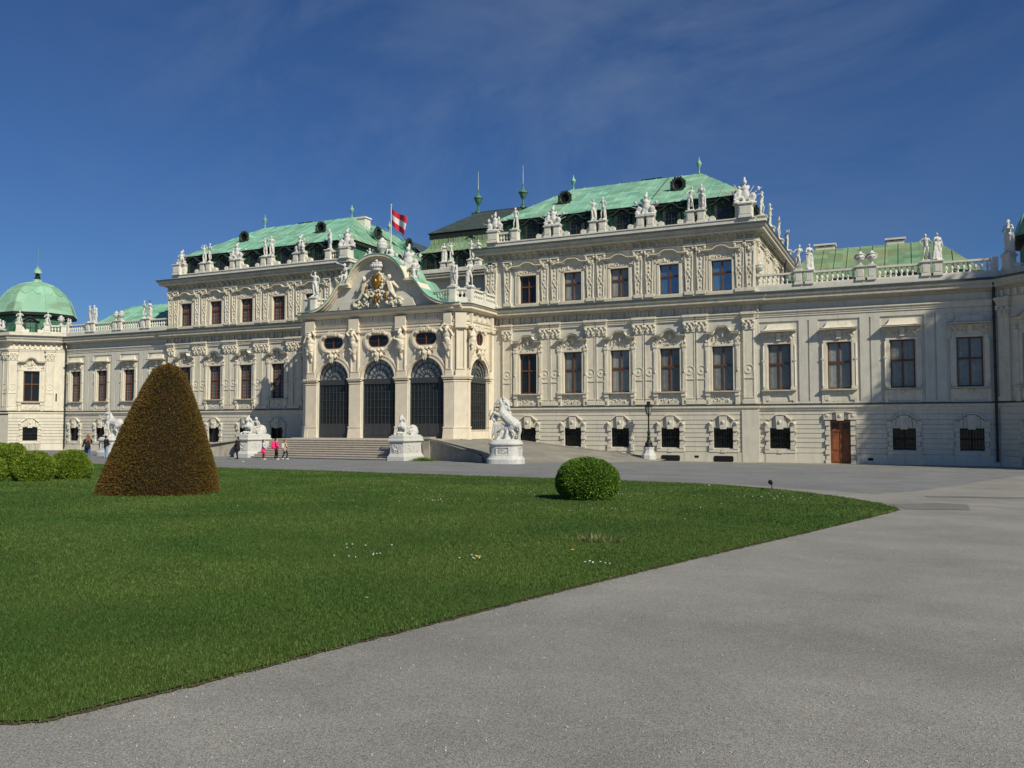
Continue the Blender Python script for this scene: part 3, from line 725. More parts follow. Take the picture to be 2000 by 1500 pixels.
    # round dormers (oculi)
    def oculus(x, w, z, ang, r=.43):
        o = MB(x, w, ang); n = 16
        for k in range(n):
            a, c = 2*math.pi*k/n, 2*math.pi*(k+1)/n
            o.tube((r*math.cos(a), .62, r*math.sin(a)+z), (r*math.cos(c), .62, r*math.sin(c)+z), .10, n=5)
            o.ball(((r+.1)*math.cos(a), .64, (r+.1)*math.sin(a)+z), .09+.04*(k % 2), 5, 3)
        oo = o.build('oculus', M['dormer'], palace)
        o = MB(x, w, ang); o.rings([[(r*.9*math.cos(2*math.pi*k/n), .55, r*.9*math.sin(2*math.pi*k/n)+z) for k in range(n)], [(r*.9*math.cos(2*math.pi*k/n), .5, r*.9*math.sin(2*math.pi*k/n)+z) for k in range(n)]])
        o.build('pane', M['dark'], oo)
        o = MB(x, w, ang); o.rings([[(r*1.04*math.cos(2*math.pi*k/n), .6, r*1.04*math.sin(2*math.pi*k/n)+z) for k in range(n)], [(.3*r*math.cos(2*math.pi*k/n), -1.6, z+.1+.2*r*math.sin(2*math.pi*k/n)) for k in range(n)]], cap=False)
        o.build('hood', M['copper'], oo)
    for x in (11.9, 20.95): oculus(X(x), -3.9, 20.42, 0)
    for w in (-6.8, -12.2): oculus(X(8.7), w, 20.3, s*math.pi/2)
    # dormers
    for x in C5: put(dm, X(x), -.72, 16.72)
    # pedestals
    for m_ in mids:
        for d in (-.37, .37): b = MB(); pedestal(b, X(m_)+d, WA, 16.7, 17.62, .25); b.build('pedestal', M['attic'], palace)
        for t in (-1, 1):
            b = MB(); xx = X(m_)+t*.72
            b.prismw([(xx-t*.08,16.7),(xx+t*.55,16.7),(xx+t*.5,16.95),(xx+t*.2,17.05),(xx-t*.05,17.3)], WA-.12, WA+.1)
            b.lathe(0, 0, [(0.001,0)]) if False else None
            b.tube((xx+t*.42, WA-.14, 16.9), (xx+t*.42, WA+.16, 16.9), .2, n=10); b.build('scroll', M['attic'], palace)
    b = MB(); pedestal(b, X(26.35), WA, 16.7, 17.7, .42); pedestal(b, X(25.8), WA-.1, 16.7, 17.7, .2); b.build('pedestal', M['attic'], palace)
    b = MB(); pedestal(b, X(8.85), WA, 16.7, 17.62, .27); b.build('pedestal', M['attic'], palace)
    b = MB(); pedestal(b, X(7.05), WA, 16.7, 17.62, .42); b.build('pedestal', M['attic'], palace)
    b = MB(); a, c = sorted((X(7.5), X(8.55))); rail(b, a, c, WA, 16.7, 17.5, .22); b.build('balustrade', M['attic'], palace)
    for w in (-4.5, -8.4, -13.3, -18.3):
        b = MB(); pedestal(b, X(26.8), w, 16.7, 17.7, .3); b.build('pedestal', M['attic'], palace)
    # wing roof
    m_ = M['copperold'] if s > 0 else M['copperteal']
    roof_quad('roof', m_, (X(28.6) if s > 0 else X(26.9),-.9,12.1),(X(40.6),-.9,12.1),(X(38.1),-5.2,15.0),(X(30.3) if s > 0 else X(26.9),-5.2,15.0), .75)
    roof_quad('roof', m_, (X(40.6),-.9,12.1),(X(40.6),-9.5,12.1),(X(38.1),-5.2,15.0),(X(38.1),-5.2,15.0), .75)
    roof_quad('roof', m_, (X(28.6) if s > 0 else X(26.9),-9.5,12.1),(X(40.6),-9.5,12.1),(X(38.1),-5.2,15.0),(X(30.3) if s > 0 else X(26.9),-5.2,15.0))
    if s > 0:
        roof_quad('roof', m_, (X(28.6),-.9,12.1),(X(28.6),-9.5,12.1),(X(30.3),-5.2,15.0),(X(30.3),-5.2,15.0), .75)
        b = MB(); b.quad((27.0,-.4,11.75),(41,-.4,11.75),(41,-9.5,11.75),(27.0,-9.5,11.75)); b.build('roof_gutter', M['slate'], palace)
        for cx, wd in ((31.0, 1.25), (35.6, 1.1)):
            b = MB(); b.box(cx-wd/2, cx+wd/2, -6.0, -5.2, 14.4, 15.22); b.box(cx-wd/2-.12, cx+wd/2+.12, -6.1, -5.1, 15.3, 15.42)
            for q in (-.4, 0, .4): b.box(cx+q*wd-.08, cx+q*wd+.08, -5.9, -5.3, 15.22, 15.3)
            b.build('chimney', M['attic'], palace)

# --- recessed centre between the blocks
WC = -7.5
b = MB(); b.wall(-6.53, 6.53, 11, 16, WC, [(-.7,.7,12.2,14.2), (-4.4,-3.0,12.2,14.2), (3.0,4.4,12.2,14.2)]); b.build('centre_wall', M['wall'], palace)
for x in (-3.7, 0, 3.7):
    b = MB(); b.box(x-.7, x+.7, WC-.32, WC-.28, 12.2, 14.2); b.build('pane', M['pane_dark'], palace)
b = MB(); pc = [(-6.53,WC),(6.53,WC)]
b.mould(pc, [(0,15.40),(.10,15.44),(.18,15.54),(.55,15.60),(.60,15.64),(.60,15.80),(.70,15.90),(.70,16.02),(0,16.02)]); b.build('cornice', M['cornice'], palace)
b = MB(); b.mould(pc, [(0,16.022),(.74,16.022),(.74,16.07),(0,16.25)]); b.build('cornice_flashing', M['ledge'], palace)
b = MB(); b.box(-6.5, 6.5, WC-.8, WC-.1, 16.1, 16.62); b.build('attic_wall', M['attic'], palace)
b = MB(); b.box(-6.5, 6.5, WC, 4.2, 11.3, 11.42); b.build('terrace', M['ledge'], palace)
for x in (-1.75, -1.05, 1.75, 1.05): b = MB(); pedestal(b, x, WC-.5, 16.6, 17.25, .25); b.build('pedestal', M['attic'], palace)
b = MB(); b.quad((-4.6,WC-.8,16.5),(4.6,WC-.8,16.5),(4.5,WC-1.1,18.2),(-4.5,WC-1.1,18.2)); b.quad((-4.6,WC-.8,16.5),(-4.6,-22,16.5),(-4.5,-22,18.2),(-4.5,WC-1.1,18.2)); b.quad((4.6,WC-.8,16.5),(4.6,-22,16.5),(4.5,-22,18.2),(4.5,WC-1.1,18.2)); b.build('mansard', M['mansard'], palace)
b = MB(); b.box(-4.75, 4.75, -23, WC-.85, 18.0, 18.3); b.build('eave', M['eave'], palace)
for x in (-3.3, -.0, 3.3): put(dm, x, WC-.7, 16.6)
prev = None
prof = [(5.1,18.31,.55),(4.6,18.55,0),(4.25,18.9,-.35),(4.05,19.3,-.6),(3.98,19.85,-.7)]
for i in range(len(prof)-1):
    (x0,z0,o0),(x1,z1,o1) = prof[i], prof[i+1]; w0, w1 = WC-1.3+o0, WC-1.3+o1
    roof_quad('roof', M['copperold'], (-x0,w0,z0),(x0,w0,z0),(x1,w1,z1),(-x1,w1,z1), .5)
    roof_quad('roof', M['copperold'], (-x0,w0,z0),(-x0,-22,z0),(-x1,-22,z1),(-x1,w1,z1), .5)
    roof_quad('roof', M['copperold'], (x0,w0,z0),(x0,-22,z0),(x1,-22,z1),(x1,w1,z1), .5)
b = MB(); b.box(-4.15, 4.15, -22.5, WC-1.95, 19.85, 20.35); b.build('eave', M['eave'], palace)
roof_quad('roof', M['slate'], (-4.35,WC-1.85,20.36),(4.35,WC-1.85,20.36),(2.4,-15.7,23.6),(-2.4,-15.7,23.6), .6)
roof_quad('roof', M['slate'], (-4.35,WC-1.85,20.36),(-4.35,-23,20.36),(-2.4,-17,23.6),(-2.4,-15.7,23.6), .6)
roof_quad('roof', M['slate'], (4.35,WC-1.85,20.36),(4.35,-23,20.36),(2.4,-17,23.6),(2.4,-15.7,23.6), .6)
b = MB(); b.box(-3.0, 3.0, -17.2, -15.6, 23.55, 23.66); b.build('roof_ridge', M['slate'], palace)
finial(-2.3, -15.8, 23.6, tall=True, m='mansard', spike=2.0); finial(2.6, -15.8, 23.6, tall=True, m='mansard', spike=2.0)
d = put(dm, .2, WC-2.0, 18.85); d.scale = (.6, .6, .6)

# ------------------------------------------------------------ portico
PF, PT, PX = 5.0, 4.5, 7.4     # front plane, end of the canted corner, side plane
def arch_wall(b, x0, x1, z0, z1, w0, w1, arches, n=18):
    c = x0
    for cx, r, zs in arches:
        if cx-r > c: b.box(c, cx-r, w0, w1, z0, z1)
        for k in range(n):
            a = math.pi-math.pi*k/n; d = math.pi-math.pi*(k+1)/n
            xa, za = cx+r*math.cos(a), zs+r*math.sin(a); xb, zb = cx+r*math.cos(d), zs+r*math.sin(d)
            b.prismw([(xa,za),(xb,zb),(xb,z1),(xa,z1)], w0, w1)
        c = cx+r
    if x1 > c: b.box(c, x1, w0, w1, z0, z1)
AR = [(-4.17,1.47,6.0),(0,1.49,6.0),(4.17,1.47,6.0)]
b = MB(); arch_wall(b, -6.5, 6.5, 1.0, 9.5, 4.3, PF-.1, AR); b.build('portico_wall', M['wall'], palace)
b = MB(); b.prismz([(-6.5,4.9),(-6.5,4.3),(-7.3,3.9),(-7.3,4.42)], 1, 9.5); b.prismz([(6.5,4.9),(7.3,4.42),(7.3,3.9),(6.5,4.3)], 1, 9.5); b.build('corner_pier', M['portico'], palace)
for s in (1, -1):
    b = MB(s*PX, PT, -math.pi/2) if s > 0 else MB(s*PX, 0, math.pi/2)
    cx = 1.85 if s > 0 else PT-1.85
    arch_wall(b, 0.05, PT-.02, 1.0, 9.5, -.6, -.1, [(cx, 1.45, 5.95)])
    b.build('portico_side_wall', M['portico'], palace)
    b = MB(s*PX, PT, -math.pi/2) if s > 0 else MB(s*PX, 0, math.pi/2)
    b.box(cx-1.6, cx+1.6, -.5, .0, 1.0, 2.1); b.box(cx-1.5, cx+1.5, -.5, .05, 2.1, 2.16)
    b.build('sill_panel', M['portico'], palace)
def pier(x0, x1, ang=0, ox=0, ow=PF, name='pier', atl=True, seed=1):
    b = MB(ox, ow, ang); c = (x0+x1)/2
    b.tbox(x0-.03, x1+.03, -.6, .06, 1.3, 2.30, .07); b.box(x0-.06, x1+.06, -.6, .09, 2.30, 2.40)
    b.box(x0, x1, -.6, .03, 2.40, 5.72)
    b.box(x0-.03, x1+.03, -.6, .07, 5.66, 5.76); b.box(x0-.08, x1+.08, -.6, .14, 5.86, 5.98); b.box(x0-.13, x1+.13, -.6, .19, 5.98, 6.10)
    h = (x1-x0)/2-.16
    b.box(c-h-.06, c+h+.06, -.2, .08, 6.10, 6.5); b.box(c-h, c+h, -.2, .04, 6.5, 9.5)
    for s in (-1, 1): b.box(*sorted((c+s*h, c+s*(h-.10))), .04, .11, 6.55, 9.4)
    b.box(c-h+.1, c+h-.1, .04, .1, 6.55, 6.62)
    b.box(c-h-.08, c+h+.08, 0, .28, 9.55, 10.62)
    return b.build(name, M['portico'], palace)
pier(-6.75, -5.72); pier(-2.62, -1.57); pier(1.57, 2.62); pier(5.72, 6.5)
L_ = math.hypot(.9, .5); an = math.atan2(-.5, .9)
pier(.04, L_-.02, an, 6.5, 5.0); pier(0.0, L_, -an, -7.4, 4.5)
pier(.02, .38, -math.pi/2, PX, PT); pier(3.34, 3.75, -math.pi/2, PX, PT)
pier(PT-.38, PT-.02, math.pi/2, -PX, 0); pier(.75, 1.16, math.pi/2, -PX, 0)
ppath = [(-PX,0.02),(-PX,PT),(-6.5,PF),(6.5,PF),(PX,PT),(PX,0.02)]
b = MB(); b.mould(ppath, [(-.5,9.5),(.02,9.5),(.05,9.6),(.05,9.78),(.10,9.80),(.10,9.98),(.16,10.02),(.20,10.12),(-.5,10.12)]); b.build('portico_architrave', M['portico'], palace)
b = MB(); b.mould(ppath, [(-.5,10.12),(0,10.12),(0,10.72),(-.5,10.72)]); b.build('portico_frieze', M['wall'], palace)
b = MB(); b.mould(ppath, [(-.5,10.72),(.08,10.74),(.16,10.82),(.42,10.88),(.46,10.92),(.46,11.08),(.56,11.14),(.60,11.22),(-.5,11.22)]); b.build('cornice', M['portico'], palace)
b = MB(); b.mould(ppath, [(-.5,11.223),(.64,11.223),(.64,11.26),(0,11.40),(-.5,11.40)]); b.build('cornice_flashing', M['ledge'], palace)
b = MB()
for k in range(14):
    x = -6.1+k*.94
    for d in (-.1, .1): b.prismw([(x+d-.05,10.25),(x+d+.05,10.25),(x+d+.06,10.7),(x+d-.06,10.7)], PF, PF+.09)
b2 = MB(PX, PT, -math.pi/2)
for k in range(5):
    for d in (-.1, .1): b2.prismw([(.5+k*.85+d-.05,10.25),(.5+k*.85+d+.05,10.25),(.5+k*.85+d+.06,10.7),(.5+k*.85+d-.06,10.7)], 0, .09)
b.build('frieze_bracket', M['portico'], palace); b2.build('frieze_bracket', M['portico'], palace)
# archivolts, oval windows and masks
def bay(ox, ow, ang, cx, r, ow_=.92, seed=1):
    b = MB(ox, ow, ang); n = 20
    for rr, t, d in ((r, .12, .04), (r+.12, .14, .0), (r+.26, .10, .05)):
        pts = [(cx-rr*math.cos(math.pi*k/n), 6.0+rr*math.sin(math.pi*k/n)) for k in range(n+1)]
        b.ribbon(pts, t, -.35, d)
    b.build('archivolt', M['portico'], palace)
    # oval window: stadium shaped
    def stad(hw, hh, n=10):
        c = hw-hh; P_ = []
        for k in range(n+1): a = -math.pi/2+math.pi*k/n; P_.append((cx+c+hh*math.cos(a), 8.86+hh*math.sin(a)))
        for k in range(n+1): a = math.pi/2+math.pi*k/n; P_.append((cx-c+hh*math.cos(a), 8.86+hh*math.sin(a)))
        return P_
    b = MB(ox, ow, ang)
    for (h0, v0), (h1, v1), d in (((ow_+.42,.88),(ow_+.28,.74),.02), ((ow_+.28,.74),(ow_+.10,.56),.07), ((ow_+.10,.56),(ow_,.46),.02)):
        A, B = stad(h0, v0), stad(h1, v1)
        for k in range(len(A)):
            j = (k+1) % len(A); b.prismw([A[k], A[j], B[j], B[k]], -.12, d)
    for s in (-1, 1):
        b.prismw([(cx+s*.62,8.0),(cx+s*.92,8.15),(cx+s*1.0,7.75),(cx+s*1.35,7.3),(cx+s*1.2,7.1),(cx+s*.7,7.55)], -.1, .02)
    b.ribbon([(cx-.62,9.42),(cx-.35,9.46),(cx,9.44),(cx+.35,9.46),(cx+.62,9.42)], .13, 0, .18)
    relief(b, cx-.45, cx+.45, 9.4, 9.72, .14, 12, .09, seed)
    for s in (-1, 1): b.ball((cx+s*.72, .12, 9.35), (.2,.1,.12), 7, 4)
    o = b.build('oval_surround', M['portico'], palace)
    b = MB(ox, ow, ang); P_ = stad(ow_, .46)
    b.rings([[(x, -.09, z) for x, z in P_], [(x, -.07, z) for x, z in P_]]); b.build('pane', M['pane_dark'], o)
    b = MB(ox, ow, ang); b.box(cx-.035, cx+.035, -.07, -.02, 8.42, 9.3); b.box(cx-ow_+.08, cx-.04, -.07, -.05, 8.86, 8.885); b.box(cx+.04, cx+ow_-.08, -.07, -.05, 8.86, 8.885)
    A, B = stad(ow_, .46), stad(ow_-.07, .39)
    for k in range(len(A)): j = (k+1) % len(A); b.prismw([A[k], A[j], B[j], B[k]], -.07, -.03)
    b.build('frame', M['wood'], o)
    # bearded mask with scrolls
    b = MB(ox, ow, ang)
    b.ball((cx, .18, 7.86), (.20,.20,.27), 10, 8); b.ball((cx, .36, 7.84), (.05,.08,.09)); b.ball((cx-.08,.32,7.94), (.06,.05,.04)); b.ball((cx+.08,.32,7.94), (.06,.05,.04))
    for k in range(7): b.tube((cx-.18+.06*k, .24, 7.74), (cx-.14+.05*k, .22, 7.38-.05*(k % 3)), .055, .02, 5)
    for s in (-1, 1):
        b.ball((cx+s*.2, .22, 8.14), (.15,.14,.12), 8, 5); b.ball((cx+s*.44, .16, 8.18), (.17,.12,.15), 8, 5); b.ball((cx+s*.46, .26, 8.2), .07)
        b.tube((cx+s*.30,.16,8.05), (cx+s*.5,.12,7.72), .09, .05); b.ball((cx+s*.34,.2,7.8), (.1,.1,.16))
    relief(b, cx-.5, cx+.5, 7.6, 8.25, .15, 16, .08, seed+4)
    b.build('mask', M['portico'], o)
for i, (cx, r, zs) in enumerate(AR): bay(0, PF, 0, cx, r, seed=40+i)
bay(PX, PT, -math.pi/2, 1.85, 1.45, .58, 50); bay(-PX, 0, math.pi/2, PT-1.85, 1.45, .58, 51)
# gates
def gate(ox, ow, ang, cx, r, z0, panel):
    b = MB(ox, ow, ang); q = -.42; zs = 6.0
    b.box(cx-r, cx-r+.09, q-.05, q+.05, z0, zs); b.box(cx+r-.09, cx+r, q-.05, q+.05, z0, zs)
    b.box(cx-r+.09, cx+r-.09, q-.06, q+.08, 5.62, 6.02)
    if panel:
        b.box(cx-r+.09, cx+r-.09, q-.03, q+.03, z0, 2.62)
        for k in range(4): x = cx-r+.2+k*(2*r-.2)/4; b.box(x, x+(2*r)/4-.2, q+.03, q+.05, z0+.2, 2.5)
    zb = 2.62 if panel else z0
    n = 9
    for k in range(1, n): x = cx-r+2*r*k/n; b.box(x-.018, x+.018, q-.02, q+.03, zb, 5.62)
    for k in range(1, 5): z = zb+(5.62-zb)*k/5; b.box(cx-r+.09, cx+r-.09, q-.015, q+.02, z-.02, z+.02)
    for rr in (r-.06, r*.72, r*.46, r*.2):
        pts = [(cx-rr*math.cos(math.pi*k/16), 6.02+rr*math.sin(math.pi*k/16)) for k in range(17)]
        b.ribbon(pts, .045 if rr < r-.1 else .09, q-.03, q+.03)
    for k in range(1, 8):
        a = math.pi*k/8; b.tube((cx+.2*r*math.cos(a), q, 6.02+.2*r*math.sin(a)), (cx+(r-.03)*math.cos(a), q, 6.02+(r-.03)*math.sin(a)), .018, n=4)
    g = b.build('gate', M['steel'], palace)
    b = MB(ox, ow, ang); b.box(cx-r, cx+r, q-.05, q-.03, z0, 6.0); b.build('glass', M['gateglass'], g)
    b = MB(ox, ow, ang); P_ = [(cx-r*math.cos(math.pi*k/16), 6.0+r*math.sin(math.pi*k/16)) for k in range(17)]
    b.rings([[(x, q-.05, z) for x, z in P_], [(x, q-.035, z) for x, z in P_]]); b.build('fanlight', M['fan'], g)
for cx, r, zs in AR: gate(0, PF+.12, 0, cx, r, 1.55, True)
gate(PX+.16, PT, -math.pi/2, 1.85, 1.45, 2.17, False); gate(-PX-.16, 0, math.pi/2, PT-1.85, 1.45, 2.15, False)

# pediment: swept curved gable
HALF = [(0,15.40),(.45,15.38),(.9,15.28),(1.35,15.08),(1.75,14.78),(2.1,14.4),(2.4,13.95),(2.62,13.42)]
HALF2 = [(3.15,13.44),(3.38,13.30),(3.62,13.02),(3.92,12.62),(4.3,12.2),(4.75,11.83),(5.3,11.55),(5.9,11.38),(6.6,11.30),(7.25,11.28)]
top = [(-x, z) for x, z in reversed(HALF)]+HALF[1:]
b = MB(); ply = [(-7.0,11.2)]+[(-x, z-.1) for x, z in reversed(HALF2)]+[(-x, z-.1) for x, z in reversed(HALF)]+[(x, z-.1) for x, z in HALF[1:]]+[(x, z-.1) for x, z in HALF2]+[(7.0,11.2)]
for i in range(len(ply)-1):
    (xa, za), (xb, zb) = ply[i], ply[i+1]
    if xb > xa+1e-4: b.prismw([(xa, 11.2), (xb, 11.2), (xb, zb), (xa, za)], 4.2, PF)
ped = b.build('pediment', M['wall'], palace)
b = MB()
for t0, t, w1 in ((-.42,.12,PF+.12),(-.30,.14,PF+.30),(-.16,.16,PF+.52)):
    def sh(l): return [(x*(1+t0*.03), z+t0) for x, z in l]
    b.ribbon(sh(top), t, 4.0, w1)
    for s in (1, -1):
        l = [(s*x, z+t0) for x, z in HALF2]; l = l if s > 0 else list(reversed(l)); b.ribbon(l, t, 4.0, w1)
for s in (1, -1):                                       # broken returns of the scroll
    b.box(*sorted((s*2.5, s*3.2)), 4.0, PF+.5, 13.22, 13.40); b.box(*sorted((s*2.5, s*3.12)), 4.0, PF+.35, 13.05, 13.22)
b.build('raking_cornice', M['portico'], ped)
b = MB(); b.ribbon([(x, z+.01) for x, z in top], .05, 2.3, PF+.56)
for s in (1, -1):
    l = [(s*x, z+.01) for x, z in HALF2]; l = l if s > 0 else list(reversed(l)); b.ribbon(l, .05, 2.3, PF+.56)
for i in range(len(top)-1):
    if i % 2 == 0: b.tube((top[i][0], 2.3, top[i][1]+.07), (top[i][0], PF+.5, top[i][1]+.07), .025, n=4)
b.build('roof', M['copperteal'], ped)
b = MB()
for i in range(len(ply)-1):
    (xa, za), (xb, zb) = ply[i], ply[i+1]
    if xb > xa+1e-4: b.prismw([(xa, 11.2), (xb, 11.2), (xb, zb), (xa, za)], 2.4, 2.6)
b.build('back_wall', M['wall'], ped)
b = MB(); b.prismw([(-3.6,11.25),(3.4,11.25),(3.1,11.95),(-3.3,11.95)], PF, PF+.22); b.prismw([(-3.3,11.95),(3.1,11.95),(2.2,12.5),(-2.4,12.5)], PF, PF+.12)
b.build('pediment_base', M['wall'], ped)
# heraldic crest
crest = MB()
def mound(x, z): return z < 11.55+2.5*math.exp(-((x-.1)/1.35)**2) and not (abs(x-.12) < .38 and 12.75 < z < 13.9)
relief(crest, -2.2, 2.45, 11.5, 14.1, PF+.28, 120, .15, 77, mound, 1.6)
for s in (-1, 1):                                       # supporters and big scrolls
    x = .12+s*1.25
    crest.tube((x, PF+.35, 12.5), (x-s*.15, PF+.42, 13.2), .20, .26); crest.ball((x-s*.12, PF+.48, 13.58), (.16,.17,.20), 8, 6)
    crest.tube((x-s*.15, PF+.45, 13.15), (x-s*.6, PF+.45, 13.45), .09, .07); crest.tube((x, PF+.4, 12.55), (x+s*.45, PF+.4, 12.0), .17, .10)
    crest.tube((x-s*.1, PF+.4, 12.5), (x-s*.5, PF+.45, 12.1), .16, .1)
    crest.tube((x+s*.1, PF+.35, 13.2), (x+s*.62, PF+.35, 12.7), .12, .08)
    for k in range(9):
        a, r_ = k*.75, .36*(1-k*.09); c = (.12+s*1.85, PF+.3, 11.72)
        a2, r2 = (k+1)*.75, .36*(1-(k+1)*.09)
        crest.tube((c[0]+s*r_*math.cos(a), c[1], c[2]+r_*math.sin(a)), (c[0]+s*r2*math.cos(a2), c[1]+.03, c[2]+r2*math.sin(a2)), .10, n=6)
    for k in range(8):
        a, r_ = k*.8, .30*(1-k*.1); c = (.12+s*.45, PF+.42, 12.30); a2, r2 = (k+1)*.8, .30*(1-(k+1)*.1)
        crest.tube((c[0]+s*r_*math.cos(a), c[1], c[2]+r_*math.sin(a)), (c[0]+s*r2*math.cos(a2), c[1]+.03, c[2]+r2*math.sin(a2)), .09, n=6)
for k in range(16):
    a = 2*math.pi*k/16; crest.ball((.12+.50*math.cos(a), PF+.42, 13.3+.72*math.sin(a)), (.12,.12,.12), 6, 4)
cr_o = crest.build('coat_of_arms', M['trim'], ped)
b = MB()
prof_ = [(-.40,13.78),(-.2,13.86),(0,13.82),(.2,13.86),(.40,13.78),(.42,13.3),(.30,12.95),(.0,12.68),(-.30,12.95),(-.42,13.3)]
b.rings([[(.12+x*k, PF+d, 13.3+(z-13.3)*k) for x, z in prof_] for k, d in ((1,.3),(1,.5),(.8,.62),(.4,.68))])
for k in range(16): a = 2*math.pi*k/16; b.ball((.12+.3*math.cos(a)*1.0, PF+.60, 13.3+.4*math.sin(a)), .045, 5, 3)
b.ball((.12,PF+.68,13.3), (.14,.06,.2))
for x, z, r_ in ((.1,12.2,.13),(.28,12.05,.1),(-.1,11.98,.11),(.1,11.85,.14),(1.0,12.35,.12),(1.05,12.05,.13),(-.72,12.9,.1),(-.82,12.6,.09),(.95,12.95,.08)):
    b.ball((x, PF+.52, z), (r_*.8, r_, r_*1.8), 6, 4)
b.build('shield', M['gold'], cr_o)
b = MB(); b.lathe(.1, PF+.45, [(.40,14.12),(.44,14.2),(.42,14.3)], 14, sw=.6)
for k in range(7): a = -math.pi/2+math.pi*(k+.5)/7; b.ball((.1+.42*math.sin(a), PF+.45+.2*math.cos(a), 14.46), (.17,.14,.16), 8, 5)
for k in range(5): a = -math.pi/2+math.pi*(k+.5)/5; b.ball((.1+.30*math.sin(a), PF+.42, 14.68), (.17,.14,.13), 8, 5)
b.ball((.1, PF+.45, 14.86), (.12,.12,.12)); b.build('crown', M['statue'], cr_o)

# balustrades on the portico terrace
for s in (1, -1):
    if s > 0: segs = [((PX-.05, 0.1), (PX-.05, 3.95)), ((PX-.15, 4.15), (6.45, 4.62)), ((6.1, 4.55), (4.1, 4.0))]
    else: segs = [((-PX+.05, 3.95), (-PX+.05, .1)), ((-6.45, 4.62), (-PX+.15, 4.15)), ((-4.1, 4.0), (-6.1, 4.55))]
    for (xa, wa), (xb, wb) in segs:
        ll = math.hypot(xb-xa, wb-wa); b = MB(xa, wa, math.atan2(wb-wa, xb-xa)); rail(b, 0, ll, 0, 11.72, 12.5, .26, .12); b.box(0, ll, -.14, .14, 11.35, 11.72)
        b.build('balustrade', M['attic'], palace)
    for x, w, zt, hw in ((PX-.08, 4.05, 12.6, .24), (6.28, 4.62, 12.6, .27)):
        b = MB(); pedestal(b, s*x, w, 11.35, zt, hw); b.build('pedestal', M['attic'], palace)
    b = MB(); pedestal(b, s*(PX-.05), 1.95, 11.35, 12.52, .16); b.build('pedestal', M['attic'], palace)

